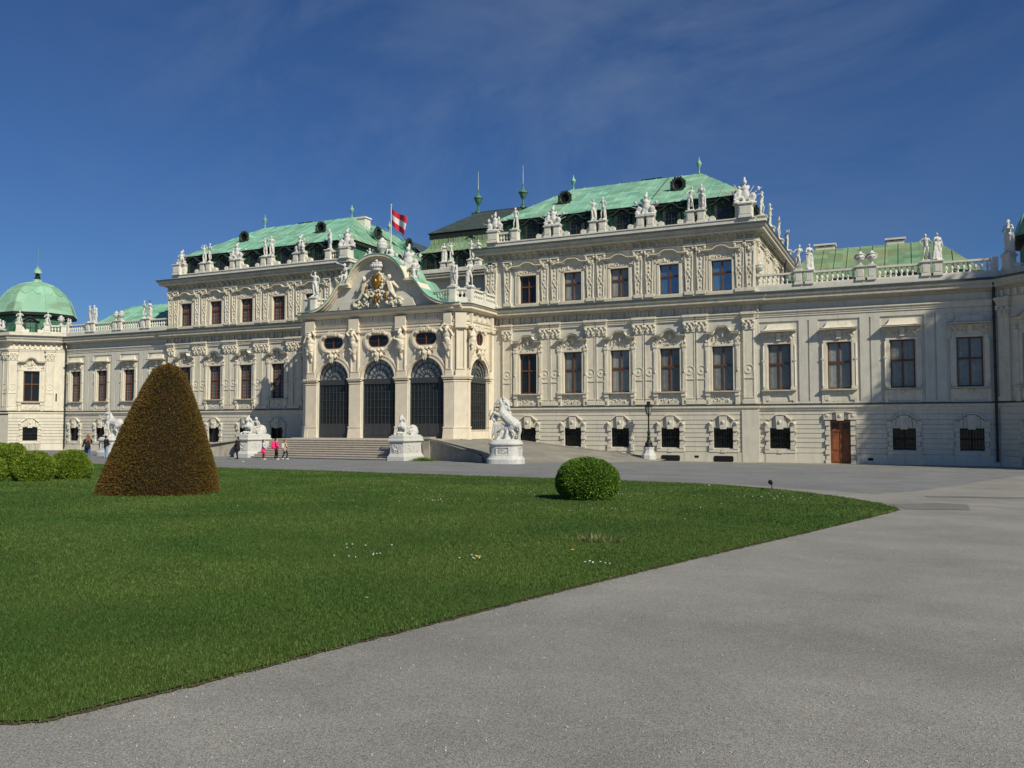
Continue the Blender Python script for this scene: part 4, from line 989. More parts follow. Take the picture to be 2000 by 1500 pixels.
# ------------------------------------------------------------ corner pavilions
for s in (-1, 1):
    P2 = (s*(JX+A_), A_); cx, cw = (-47.0, -.9) if s < 0 else (46.3, -2.4)
    if s < 0: ox, ow, an, uw, up, uq = P2[0], P2[1], -math.pi/4, 1.98, (.35, 3.62), .45
    else: ox, ow, an, uw, up, uq = JX, 0, math.pi/4, 2.35, (4.2, .45), 4.5
    F = lambda: MB(ox, ow, an)
    b = F(); b.wall(0, 4.95, -.3, 11.8, -.0, [(uw-.71, uw+.71, ZP, ZP+3.04), (uw-.7, uw+.7, ZG, ZG+1.35)]); b.build('pavilion_wall', M['trim'], palace)
    b = MB(); q = [(s*(JX+A_),A_-.0),(s*(JX+A_+4.4),A_-.0),(s*(JX+2*A_+4.4),0),(s*(JX+2*A_+4.4),-5),(s*(JX+A_+4.4),-8),(s*(JX+A_),-8)]
    for i in range(len(q)-1): b.quad((*q[i],-.3),(*q[i+1],-.3),(*q[i+1],11.8),(*q[i],11.8))
    b.build('pavilion_wall', M['trim'], palace)
    b = F()
    for k in range(len(gz_)-1):
        for l, r in ((0.02, uw-.96), (uw+.96, 4.93)): b.box(l, r, 0, .055, gz_[k]+.045, gz_[k+1])
        if k >= 7: b.box(uw-.96, uw+.96, 0, .054, gz_[k]+.045, gz_[k+1])
    b.box(0, 4.93, 0, .09, -.3, .66); b.build('rusticated_courses', M['base'], palace)
    b = F()
    for k in range(10): b.box(.3+k*.47, .46+k*.47, 0, .14, 10.2, 10.6)
    b.build('frieze_bracket', M['trim'], palace)
    c_, s_ = math.cos(an), math.sin(an)
    def fp(u, w=0): return (ox+u*c_-w*s_, ow+u*s_+w*c_)
    place('pn_arch_dark', *fp(uw), ZP, an); place('gf', *fp(uw), ZG, an)
    for u in up: put(lp, *fp(u), 0, an)
    if s < 0: put(lp, P2[0]-.45, A_, 0)
    b = F()
    if s < 0: b.box(4.15, 4.27, -.02, .012, 4.9, 5.7)
    if s < 0: b.build('wall_slot', M['dark'], palace)
    # parapet, rails, dome
    b = F(); b.box(-.1, 5.05, -.5, -.05, 11.35, 11.82); b.build('parapet_base', M['attic'], palace)
    b = MB(); a, c = sorted((s*(JX+A_), s*(JX+A_+4.4))); b.box(a, c, A_-.5, A_-.05, 11.35, 11.82); b.build('parapet_base', M['attic'], palace)
    us = (uw-1.25, uw+1.25) if s < 0 else (.62, 4.1)
    for u in us: b = F(); pedestal(b, u, -.28, 11.8, 12.72, .27); b.build('pedestal', M['attic'], palace)
    for u, t in ((us[0], 1), (us[1], -1)):
        b = F(); b.prismw([(u+t*.25,11.8),(u+t*.85,11.8),(u+t*.8,12.0),(u+t*.5,12.1),(u+t*.28,12.45)], -.38, -.18); b.tube((u+t*.72,-.40,11.98), (u+t*.72,-.16,11.98), .17, n=9); b.build('scroll', M['attic'], palace)
    for l, r in ((0.1, us[0]-.3), (us[1]+.3, 4.9)):
        if r-l > .4: b = F(); rail(b, l, r, -.28, 11.82, 12.6, .26); b.build('balustrade', M['attic'], palace)
    b = F(); uu = 4.75 if s < 0 else 4.8; pedestal(b, uu, -.28, 11.8, 12.62, .26); b.build('pedestal', M['attic'], palace)
    b = MB(); b.prismz([(s*JX,0),(s*(JX+A_),A_),(s*(JX+A_+4.4),A_),(s*(JX+2*A_+4.4),0),(s*(JX+2*A_+4.4),-5),(s*(JX+A_),-8),(s*JX,-4)], 11.4, 11.5); b.build('terrace', M['ledge'], palace)
    rot = math.pi/8; DK = .915 if s < 0 else 1.0
    b = MB(); b.lathe(cx, cw, [(3.75*DK,11.5),(3.75*DK,13.8)], 8, rot=rot); b.build('drum', M['mansard'], palace)
    b = MB(); b.lathe(cx, cw, [(3.76*DK,13.66),(4.28*DK,13.72),(4.32*DK,13.98),(4.2*DK,14.0)], 8, rot=rot); b.build('eave', M['eave'], palace)
    pr = [(4.30,14.02),(4.12,14.35),(3.98,14.8),(3.80,15.3),(3.50,15.85),(3.08,16.35),(2.50,16.83),(1.80,17.2),(1.1,17.42),(.55,17.55),(.5,17.6),(.48,17.85)]
    pr = [(r_*DK, z_) for r_, z_ in pr]
    b = MB(); b.lathe(cx, cw, pr, 8, rot=rot)
    def rz(z):
        for i in range(len(pr)-1):
            if pr[i][1] <= z <= pr[i+1][1]: t = (z-pr[i][1])/(pr[i+1][1]-pr[i][1]); return pr[i][0]+(pr[i+1][0]-pr[i][0])*t
    for k in range(8):                                    # ribs and the scalloped band
        a = rot+2*math.pi*k/8
        for i in range(len(pr)-3):
            (r0, z0), (r1, z1) = pr[i], pr[i+1]
            b.tube((cx+r0*math.cos(a), cw+r0*math.sin(a), z0), (cx+r1*math.cos(a), cw+r1*math.sin(a), z1), .05, n=5)
        pp = None
        for i in range(25):
            t = i/24; z = 16.15+.17*math.cos(t*4*math.pi); rr = rz(z)*1.0+.02
            p0 = Vector((math.cos(a), math.sin(a))); p1 = Vector((math.cos(a+math.pi/4), math.sin(a+math.pi/4))); pt = p0.lerp(p1, t)*rr
            cur = (cx+pt.x, cw+pt.y, z)
            if pp: b.tube(pp, cur, .045, n=4)
            pp = cur
    dome = b.build('dome', M['copperdome'], palace)
    b = MB(); b.lathe(cx, cw, [(.30,17.85),(.14,18.0),(.12,18.45)], 8); 
    for k in range(4): a = k*math.pi/2; b.tube((cx+.34*math.cos(a), cw+.34*math.sin(a), 17.85), (cx+.13*math.cos(a), cw+.13*math.sin(a), 18.5), .05, n=4)
    b.build('lantern_stem', M['eave'], dome)
    b = MB(); b.lathe(cx, cw, [(.42,18.5),(.40,18.65),(.30,18.9),(.12,19.12),(.03,19.3)], 10); b.tube((cx,cw,19.2), (cx,cw,21.2), .025, .01, 4); b.build('finial', M['copperdome'], dome)
    g = (-s*.7071, .7071); dr = put(dm, cx+g[0]*3.5*DK, cw+g[1]*3.5*DK, 11.9, s*math.pi/4)
# downpipes in the corners
for s in (-1, 1):
    b = MB(); X = s*(JX-.22)
    b.box(X-.22, X+.22, -.05, .35, 11.0, 11.3); b.tube((X, .5, 11.1), (X, .1, 10.1), .09, n=7); b.tube((X, .08, 10.15), (X, .08, .3), .075, n=8)
    for z in (9, 7.5, 6, 4.5, 2.5, 1): b.tube((X, .08, z), (X, .08, z+.08), .10, n=8)
    b.build('drainpipe', M['pipe'], palace)
b = MB(); b.tube((27.5, -11.6, 15.6), (27.3, -11.6, 11.9), .12, n=7); b.build('drainpipe', M['pipe'], palace)

# ------------------------------------------------------------ ground, ramps, steps
def speckle(name, base, s1=140, lo=.55, hi=1.5, patch=.12, rough=.95, crack=0, cells=True):
    m = bpy.data.materials.new(name); m.use_nodes = True; t = m.node_tree; p = t.nodes['Principled BSDF']; l = t.links
    p.inputs['Roughness'].default_value = rough; p.inputs['Specular IOR Level'].default_value = .2
    g = t.nodes.new('ShaderNodeNewGeometry')
    v = t.nodes.new('ShaderNodeTexVoronoi'); v.inputs['Scale'].default_value = s1; l.new(g.outputs['Position'], v.inputs['Vector'])
    sp = t.nodes.new('ShaderNodeSeparateColor'); l.new(v.outputs['Color'], sp.inputs[0])
    n = t.nodes.new('ShaderNodeTexNoise'); n.inputs['Scale'].default_value = .45; n.inputs['Detail'].default_value = 9; n.inputs['Roughness'].default_value = .68; l.new(g.outputs['Position'], n.inputs['Vector'])
    n2_ = t.nodes.new('ShaderNodeTexNoise'); n2_.inputs['Scale'].default_value = s1*.28; n2_.inputs['Detail'].default_value = 3; l.new(g.outputs['Position'], n2_.inputs['Vector'])
    r = t.nodes.new('ShaderNodeValToRGB'); r.color_ramp.interpolation = 'LINEAR'; e = r.color_ramp.elements
    e[0].position = 0; e[0].color = (*[c*lo for c in base], 1); e[1].position = 1; e[1].color = (*[min(1, c*hi) for c in base], 1); k = e.new(.5); k.color = (*base, 1)
    ad = t.nodes.new('ShaderNodeMath'); ad.operation = 'MULTIPLY_ADD'; ad.inputs[1].default_value = .72
    s2 = t.nodes.new('ShaderNodeMath'); s2.operation = 'MULTIPLY'; s2.inputs[1].default_value = .28
    l.new(n2_.outputs[0], s2.inputs[0]); l.new(sp.outputs[0], ad.inputs[0]); l.new(s2.outputs[0], ad.inputs[2]); l.new(ad.outputs[0], r.inputs[0])
    mr = t.nodes.new('ShaderNodeMapRange'); mr.inputs[1].default_value = .3; mr.inputs[2].default_value = .7; mr.inputs[3].default_value = 1-patch; mr.inputs[4].default_value = 1+patch; l.new(n.outputs[0], mr.inputs[0])
    h = t.nodes.new('ShaderNodeHueSaturation'); l.new(r.outputs[0], h.inputs['Color']); l.new(mr.outputs[0], h.inputs['Value']); l.new(h.outputs[0], p.inputs['Base Color'])
    bp = t.nodes.new('ShaderNodeBump'); bp.inputs['Strength'].default_value = .55; bp.inputs['Distance'].default_value = .006; l.new(v.outputs['Distance'], bp.inputs['Height']); l.new(bp.outputs[0], p.inputs['Normal'])
    return m
M['gravel'] = speckle('fine_gravel', (.245,.236,.212), 165, .34, 1.65, .2)
M['asphalt'] = speckle('grey_asphalt', (.188,.192,.19), 100, .5, 1.5, .2)
M['asphalt2'] = speckle('patched_asphalt', (.165,.163,.15), 120, .65, 1.35, .15)
M['pave'] = speckle('stained_paving', (.23,.22,.185), 90, .7, 1.3, .28)
M['soil'] = speckle('soil', (.075,.055,.038), 70, .4, 1.9, .3)
def sheet(name, poly, m, dz, kind='structure', sub=None):
    """flat-lying sheet following the ground slope"""
    bm = bmesh.new(); vs = [bm.verts.new((x, -w, 0)) for x, w in poly]; bm.faces.new(vs)
    bmesh.ops.triangulate(bm, faces=bm.faces)
    for c in (0.0, 70.0): bmesh.ops.bisect_plane(bm, geom=bm.verts[:]+bm.edges[:]+bm.faces[:], plane_co=(0,-c,0), plane_no=(0,1,0))
    for v in bm.verts: v.co.z = gz(-v.co.y)+dz
    bmesh.ops.recalc_face_normals(bm, faces=bm.faces)
    for f in bm.faces:
        if f.normal.z < 0: f.normal_flip()
    me = bpy.data.meshes.new(name); bm.to_mesh(me); bm.free(); me.materials.append(m)
    o = bpy.data.objects.new(name, me); COL.objects.link(o)
    if kind: o['kind'] = kind
    return o
sheet('ground', [(-600,-600),(700,-600),(700,600),(-600,600)], M['gravel'], 0)
rr = random.Random(5)
near = [(20,57.6),(30,56.35),(32.31,55.96),(32.41,55.47),(32.57,54.89),(32.69,54.11),(32.89,53.16),(33.30,51.05),(34.06,47.64),(34.95,43.9),(36.0,39.19),(36.10,38.5)]
far = [(35.60,36.71),(34.01,33.84),(32.39,32.0),(30.47,30.2),(26.95,29.75),(24.3,29.5),(22.65,29.4),(17.9,29.1),(12.3,28.6),(5.9,28.3),(-2.4,28.3),(-40,28.3)]
def densify(l, st, j):
    out = []
    for (a, b_) in zip(l, l[1:]):
        n = max(1, int(math.hypot(b_[0]-a[0], b_[1]-a[1])/st))
        for i in range(n): t = i/n; out.append((a[0]+(b_[0]-a[0])*t+rr.uniform(-j, j), a[1]+(b_[1]-a[1])*t+rr.uniform(-j, j)))
    out.append(l[-1]); return out
def smooth_line(l, k=2):
    for _ in range(k):
        o = [l[0]]
        for a, b_ in zip(l, l[1:]): o += [(a[0]*.75+b_[0]*.25, a[1]*.75+b_[1]*.25), (a[0]*.25+b_[0]*.75, a[1]*.25+b_[1]*.75)]
        o.append(l[-1]); l = o
    return l
edge = smooth_line(near+far)
lawn_poly = densify(edge, .10, .008)+[(-40, 70), (20, 70)]
LAWN = lawn_poly
M['turf'] = None
def turf():
    m = bpy.data.materials.new('turf'); m.use_nodes = True; t = m.node_tree; p = t.nodes['Principled BSDF']; l = t.links
    p.inputs['Roughness'].default_value = .9; p.inputs['Specular IOR Level'].default_value = .15
    g = t.nodes.new('ShaderNodeNewGeometry'); outs = []
    for sc_, dt in ((.5, 5), (70, 5), (7, 5)):
        n = t.nodes.new('ShaderNodeTexNoise'); n.inputs['Scale'].default_value = sc_; n.inputs['Detail'].default_value = dt; n.inputs['Roughness'].default_value = .7; l.new(g.outputs['Position'], n.inputs['Vector']); outs.append(n.outputs[0])
    a = t.nodes.new('ShaderNodeMath'); a.operation = 'MULTIPLY_ADD'; a.inputs[1].default_value = .5; l.new(outs[0], a.inputs[0])
    b_ = t.nodes.new('ShaderNodeMath'); b_.operation = 'MULTIPLY'; b_.inputs[1].default_value = .5; l.new(outs[1], b_.inputs[0]); l.new(b_.outputs[0], a.inputs[2])
    r = t.nodes.new('ShaderNodeValToRGB'); e = r.color_ramp.elements; e[0].position = .36; e[0].color = (.040,.058,.013,1); e[1].position = .64; e[1].color = (.105,.155,.030,1)
    l.new(a.outputs[0], r.inputs[0]); l.new(r.outputs[0], p.inputs['Base Color'])
    bp = t.nodes.new('ShaderNodeBump'); bp.inputs['Strength'].default_value = .9; bp.inputs['Distance'].default_value = .03; l.new(outs[1], bp.inputs['Height']); l.new(bp.outputs[0], p.inputs['Normal'])
    return m
M['turf'] = turf()
soil_e = [(x+(.16+rr.uniform(-.03,.05))*nx, w+(.16+rr.uniform(-.03,.05))*nw) for (x, w), (nx, nw) in zip(densify(edge, .22, 0), [(0,0)]*9999)]
cxL, cwL = 22.0, 44.0
def outward(l, d, j):
    o = []
    for i, (x, w) in enumerate(l):
        a, b_ = l[max(0, i-1)], l[min(len(l)-1, i+1)]; dx, dw = b_[0]-a[0], b_[1]-a[1]; k = math.hypot(dx, dw) or 1
        nx, nw = dw/k, -dx/k
        if nx*(x-cxL)+nw*(w-cwL) < 0: nx, nw = -nx, -nw
        e = d+rr.uniform(-j, j); o.append((x+nx*e, w+nw*e))
    return o
sheet('soil_edge', outward(densify(edge, .05, 0), .028, .016)+[(-40, 70), (20, 70)], M['soil'], .0055)
# asphalt carriageway between lawn and palace, stained pavement along the wall, repair patches
sheet('road', [(-60,27.6),(12,28.0),(26,29.0),(31.6,29.9),(34.2,32.0),(35.35,32.9),(36.3,31.0),(37.5,27.0),(39.0,21),(41,14),(44,9),(60,6),(60,5),(20,3.6),(-60,3.6)], M['asphalt'], .004)
sheet('pavement', [(15,3.4),(60,4.6),(60,-.3),(15,-.3)], M['pave'], .006)
sheet('repair_patch', [(35.85,36.95),(36.5,36.45),(36.85,35.9),(37.5,36.2),(37.45,38.0),(36.2,38.45)], M['asphalt2'], .0065)
sheet('repair_patch', [(36.6,33.2),(39,32.3),(50,29.8),(50,30.6),(39.2,32.9),(36.7,33.7)], M['asphalt2'], .0065)
for pts in ([(37.6,36.6),(38.5,36.9),(40.5,36.6)], [(38.9,47.5),(39.6,47.0),(41,46.6)]):
    q = densify(pts, .15, .02); sheet('pavement_crack', [(x, w+.012) for x, w in q]+[(x, w-.012) for x, w in reversed(q)], M['soil'], .0085)
b = MB(); b.box(27, 41.5, .0, .55, -.2, .035); b.build('kerb', M['concrete'])['kind'] = 'structure'

# forecourt: platform, steps, curved ramps
forecourt = empty('entrance_steps', at(0, 9, 0)); tag(forecourt, 'flight of pale stone steps up to the arched portico between two sphinxes', 'steps')
PIV = at(0, 9, 0)
def fbuild(b, name, m):
    o = b.build(name, m, forecourt); o.matrix_parent_inverse = Matrix.Translation(PIV).inverted(); return o
b = MB(); ST = 9; w0, w1 = 12.1, 9.3
for i in range(ST):
    z1 = .20+(1.5-.20)*(i+1)/ST; wf = w0-(w0-w1)*i/(ST-1)
    b.box(-5.75, 5.75, w1-.4 if i < ST-1 else 9.0, wf, z1-.145-(.3 if i == 0 else 0), z1-.05); b.box(-5.78, 5.78, w1-.4 if i < ST-1 else 9.0, wf+.05, z1-.05, z1)
fbuild(b, 'treads', M['step'])
b = MB(); b.box(-7.4, 7.4, .1, 9.02, .0, 1.49); b.box(-7.6, 7.6, 4.9, 5.7, 1.49, 1.53); fbuild(b, 'landing', M['step'])
for s in (1, -1):
    ramp = empty('ramp', at(s*8, 5, 0)); tag(ramp, 'paved carriage ramp with low stone parapet %s of the entrance steps' % ('right' if s > 0 else 'left'), 'ramp')
    iv = Matrix.Translation(at(s*8, 5, 0)).inverted()
    def rz_(x, w):
        Lw = 12.4-4.0*max(0, min(1, w/13)); return max(gz(w)+.011, 1.47-1.30*max(0, (x-7.8)/Lw))
    def outer(x): return 9.75+min(1, max(0, (x-7.4)/6.3))*3.6 if x < 13.7 else 13.35-(x-13.7)*1.2
    nx, nw = 26, 14; xs_ = [7.35+13.4*i/nx for i in range(nx+1)]; b = MB()
    for i in range(nx):
        for j in range(nw):
            def pt(i_, j_):
                x = xs_[i_]; wm = max(.4, outer(x)); w = .1+(wm-.1)*j_/nw; g0 = gz(w)-.02; k = max(0, (j_/nw-.55)/.45) if x > 12.6 else 0; return (s*x, w, g0+(rz_(x, w)-g0)*(1-k*k*(3-2*k)))
            b.quad(pt(i,j), pt(i+1,j), pt(i+1,j+1), pt(i,j+1))
    o = b.build('ramp_surface', M['pave'], ramp); o.matrix_parent_inverse = iv
    b = MB(); n = 10; A0, B0 = (7.3, 9.8), (13.9, 13.4)
    def pw(t): return (A0[0]+(B0[0]-A0[0])*t, A0[1]+(B0[1]-A0[1])*t+.35*math.sin(math.pi*t)*-1)
    for i in range(n):
        (xa, wa), (xb, wb) = pw(i/n), pw((i+1)/n); za, zb = 1.62-.95*(i/n)**1.15, 1.62-.95*((i+1)/n)**1.15
        for d0, d1, u0, u1 in ((0,.30,-.1,-.14),(-.05,.36,-.14,0)):
            lo_a, lo_b = (0.0, 0.0) if u0 == -.1 else (za-.14, zb-.14); ta, tb = (za-.14, zb-.14) if u0 == -.1 else (za, zb)
            b.add([(s*xa,wa-d1,lo_a),(s*xb,wb-d1,lo_b),(s*xb,wb-d0,lo_b),(s*xa,wa-d0,lo_a),(s*xa,wa-d1,ta),(s*xb,wb-d1,tb),(s*xb,wb-d0,tb),(s*xa,wa-d0,ta)],
                  [(0,3,2,1),(4,5,6,7),(0,1,5,4),(1,2,6,5),(2,3,7,6),(3,0,4,7)])
    b.box(*sorted((s*6.9, s*7.45)), 9.3, 9.95, 0, 1.58); b.box(*sorted((s*6.82, s*7.53)), 9.22, 10.03, 1.58, 1.72)
    xa, wa = A0; b.box(*sorted((s*7.4, s*13.2)), 9.7, 9.9, 0, .3)
    o = b.build('parapet', M['concrete'], ramp); o.matrix_parent_inverse = iv
    b = MB()
    for i in range(12):
        xa, xb = 7.5+12.6*i/12, 7.5+12.6*(i+1)/12; za, zb = rz_(xa, .3)+.10, rz_(xb, .3)+.10
        b.add([(s*xa,.1,-.1),(s*xb,.1,-.1),(s*xb,.42,-.1),(s*xa,.42,-.1),(s*xa,.1,za),(s*xb,.1,zb),(s*xb,.42,zb),(s*xa,.42,za)], [(0,3,2,1),(4,5,6,7),(0,1,5,4),(1,2,6,5),(2,3,7,6),(3,0,4,7)])
    o = b.build('kerb', M['concrete'], ramp); o.matrix_parent_inverse = iv

# ------------------------------------------------------------ figures: tapered limbs fused into one skin
def fuse(name, caps, voxel, m, smooth=3, noise=0.0, seed=0):
    """caps: ('c',p,r,q,r2) limb or ('e',centre,(rx,ry,rz)) mass, in Blender axes, figure facing -Y. One continuous mesh."""
    b = MB(); b.P = lambda p: p
    for c in caps:
        if c[0] == 'c':
            p, q = Vector(c[1]), Vector(c[3]); r1, r2 = c[2], c[4]; d = q-p; ln = d.length or 1e-4; d = d/ln
            a = d.orthogonal().normalized(); e = d.cross(a); rs = []
            for off, rr_ in ((-.94,.34),(-.6,.8),(0,1)): rs.append((p+d*off*r1, r1*rr_))
            for off, rr_ in ((0,1),(.6,.8),(.94,.34)): rs.append((q+d*off*r2, r2*rr_))
            b.rings([[tuple(cc+rad*(a*math.cos(2*math.pi*j/10)+e*math.sin(2*math.pi*j/10))) for j in range(10)] for cc, rad in rs])
        elif c[0] == 'e': b.ball(c[1], c[2], 12, 8)
        elif c[0] == 'b': b.box(*c[1])
    me = bpy.data.meshes.new(name); me.from_pydata(b.v, [], b.f)
    bm = bmesh.new(); bm.from_mesh(me); bmesh.ops.recalc_face_normals(bm, faces=bm.faces); bm.to_mesh(me); bm.free()
    o = bpy.data.objects.new(name, me); COL.objects.link(o)
    md = o.modifiers.new('r', 'REMESH'); md.mode = 'VOXEL'; md.voxel_size = voxel
    if noise:
        tx = bpy.data.textures.new(name+'_n', 'CLOUDS'); tx.noise_scale = .16; tx.noise_depth = 2
        dp = o.modifiers.new('d', 'DISPLACE'); dp.texture = tx; dp.strength = noise; dp.mid_level = .5
    sm = o.modifiers.new('s', 'SMOOTH'); sm.iterations = smooth; sm.factor = .5
    dg = bpy.context.evaluated_depsgraph_get(); dg.update()
    m2 = bpy.data.meshes.new_from_object(o.evaluated_get(dg)); m2.name = name
    bpy.data.objects.remove(o); bpy.data.meshes.remove(me)
    m2.materials.clear(); m2.materials.append(m); m2.polygons.foreach_set('use_smooth', [True]*len(m2.polygons))
    return m2
def body(hip=0, arms=None, legs=None, lean=0, head=(0,0), s=1.0, fat=1.0, female=False):
    """capsules of a human 1.75 high, origin between the feet"""
    V = lambda x, y, z: ((x)*s, y*s, z*s)
    px, cx_ = hip, hip*.2+lean; f = fat; C = []
    hx = cx_+head[0]; hy = head[1]
    C += [('e', V(px,0,.94), (.155*s*f,.12*s*f,.14*s)), ('c', V(px,0,.98), .12*s*f, V((px+cx_)/2,0,1.12), .112*s*f), ('c', V((px+cx_)/2,0,1.12), .115*s*f, V(cx_,0,1.32), .145*s*f),
          ('e', V(cx_,-.02,1.33), (.175*s*f,.115*s*f,.15*s)), ('c', V(cx_,0,1.44), .06*s, V(hx*.6+cx_*.4,hy*.5,1.54), .052*s),
          ('e', V(hx,hy-.01,1.635), (.078*s,.095*s,.115*s)), ('e', V(hx,hy-.10,1.61), (.018*s,.025*s,.03*s)), ('e', V(hx,hy+.02,1.66), (.088*s,.09*s,.10*s)),
          ('c', V(cx_-.16,0,1.42), .062*s*f, V(cx_+.16,0,1.42), .062*s*f)]
    if female: C += [('e', V(cx_-.07,-.12,1.30), (.055*s,.05*s,.055*s)), ('e', V(cx_+.07,-.12,1.30), (.055*s,.05*s,.055*s))]
    arms = arms or [((-.28,0,1.14),(-.26,-.10,.90)), ((.28,0,1.14),(.26,-.10,.90))]
    for sd, (e, h) in zip((-1, 1), arms):
        sh = V(cx_+sd*.19, 0, 1.42); e_ = V(*e); h_ = V(*h)
        C += [('c', sh, .056*s*f, e_, .043*s*f), ('c', e_, .043*s*f, h_, .030*s)]
        d = (Vector(h_)-Vector(e_)).normalized()*s; C.append(('c', h_, .035*s, tuple(Vector(h_)+d*.09), .025*s))
    legs = legs or [((-.11,-.03,.50),(-.12,.02,.08)), ((.12,-.06,.50),(.14,.06,.08))]
    for sd, (k, a) in zip((-1, 1), legs):
        C += [('c', V(px+sd*.09,0,.90), .092*s*f, V(*k), .062*s*f), ('c', V(*k), .060*s*f, V(*a), .038*s), ('c', V(k[0]*.7+a[0]*.3, k[1]*.7+a[1]*.3+.02, k[2]*.7+a[2]*.3), .056*s*f, V(*a), .036*s),
              ('c', V(a[0],a[1]+.02,a[2]-.03), .036*s, V(a[0]+sd*.02,a[1]-.14,a[2]-.045), .028*s)]
    return C
def drape(x0, x1, y, z0, z1, n, seed, r=.05):
    q = random.Random(seed); o = []
    for i in range(n):
        xa = x0+(x1-x0)*i/(n-1); o.append(('c', (xa+q.uniform(-.03,.03), y+q.uniform(-.05,.05), z1+q.uniform(-.08,.08)), r, (xa*1.15+q.uniform(-.06,.06), y+q.uniform(-.06,.06), z0), r*1.25))
    return o
plinth_c = [('b', (-.26,.26,-.24,.24,0,.10))]
def up(caps, dz=.1):
    o = []
    for c in caps:
        if c[0] == 'c': o.append(('c', (c[1][0],c[1][1],c[1][2]+dz), c[2], (c[3][0],c[3][1],c[3][2]+dz), c[4]))
        elif c[0] == 'e': o.append(('e', (c[1][0],c[1][1],c[1][2]+dz), c[2]))
        else: o.append(c)
    return o
SM = M['statue']
V_ = {}
V_['nude_rest'] = fuse('f1', plinth_c+up(body(.05, [((-.36,-.05,1.22),(-.18,-.14,1.0)), ((.30,.05,1.16),(.22,.02,.92))], [((-.10,-.10,.5),(-.14,-.04,.08)), ((.12,0,.5),(.10,.03,.08))])+[('c',(.2,.1,0),.10,(.16,.12,.75),.05)]), .03, SM, 2, .045)
V_['arm_up'] = fuse('f2', plinth_c+up(body(-.05, [((-.34,-.05,1.52),(-.16,-.12,1.74)), ((.34,0,1.18),(.36,-.10,.95))], None, .02)+drape(-.14,.2,.06,.12,.98,5,3)), .03, SM, 2, .045)
V_['robed'] = fuse('f3', plinth_c+up(body(.03, [((-.30,-.06,1.16),(-.08,-.20,1.10)), ((.31,-.02,1.2),(.12,-.2,1.26))], None, 0, female=True)+drape(-.19,.2,0,.05,1.0,7,5,.07)+[('c',(-.2,.05,1.35),.06,(.16,-.1,.92),.07)]), .03, SM, 2, .045)
V_['both_up'] = fuse('f4', plinth_c+up(body(.06, [((-.34,.02,1.5),(-.14,-.02,1.78)), ((.35,.0,1.5),(.18,-.02,1.76))], [((-.06,-.08,.5),(-.05,0,.08)), ((.17,-.04,.52),(.18,.04,.08))])+drape(-.05,.22,.08,.1,.9,4,8)), .03, SM, 2, .045)
V_['turned'] = fuse('f5', plinth_c+up(body(-.06, [((-.32,-.1,1.2),(-.42,-.2,1.36)), ((.27,.06,1.15),(.14,.12,.98))], [((-.15,0,.5),(-.14,.04,.08)), ((.10,-.12,.52),(.16,-.02,.08))], .04, (.05,-.02))+[('c',(-.2,.08,0),.09,(-.24,.08,.6),.06)]+drape(-.22,.0,.08,.3,1.0,3,9)), .03, SM, 2, .045)
V_['robed_tall'] = fuse('f6', plinth_c+up(body(-.03, [((-.32,0,1.16),(-.22,-.16,1.28)), ((.30,-.04,1.16),(.26,-.16,.92))], None, 0, (-.03,0))+drape(-.22,.22,.02,.02,1.05,8,15,.075)+[('c',(.24,.05,1.42),.07,(.26,.08,.5),.09)]), .03, SM, 2, .045)
def trophy(seed, fig=True):
    q = random.Random(seed); c = [('b', (-.62,.62,-.25,.25,0,.12))]
    c += [('e', (0,0,.55), (.26,.2,.36)), ('e', (0,-.02,.85), (.22,.18,.2)), ('c', (0,0,1.0), .07, (0,0,1.12), .07), ('e', (0,-.02,1.22), (.13,.15,.14)), ('c', (0,.05,1.32), .05, (.02,.14,1.5), .07), ('c',(.02,.14,1.5),.07,(.05,.22,1.34),.04)]
    for i in range(9):
        a = math.radians(-72+i*18+q.uniform(-5,5)); l = q.uniform(.75, 1.15)
        c.append(('c', (math.sin(a)*.2, .1, .35+math.cos(a)*.1), .035, (math.sin(a)*l, .12, .42+math.cos(a)*l*.85), .028))
        if i % 2: c.append(('e', (math.sin(a)*l*.8, .1, .45+math.cos(a)*l*.68), (.10,.05,.14)))
    for i in range(16): c.append(('e', (q.uniform(-.55,.55), q.uniform(-.18,.1), q.uniform(.12,.5)), (q.uniform(.08,.16),q.uniform(.07,.12),q.uniform(.08,.16))))
    for sx in (-1, 1):
        c.append(('e', (sx*.42,-.1,.38), (.20,.07,.25)))
        if fig and sx == (1 if seed % 2 else -1):
            x = sx*.35; c += [('c', (x,-.12,.3), .12, (x*.9,-.06,.68), .13), ('e', (x*.88,-.08,.92), (.08,.09,.10)), ('c', (x,-.12,.66), .05, (x+sx*.22,-.16,.5), .04), ('c', (x,-.14,.3), .08, (x+sx*.25,-.26,.2), .06)]
    return c
V_['trophy_a'] = fuse('t1', trophy(1), .034, SM, 2, .045); V_['trophy_b'] = fuse('t2', trophy(2), .034, SM, 2, .045); V_['trophy_c'] = fuse('t3', trophy(5, False), .034, SM, 2, .045)
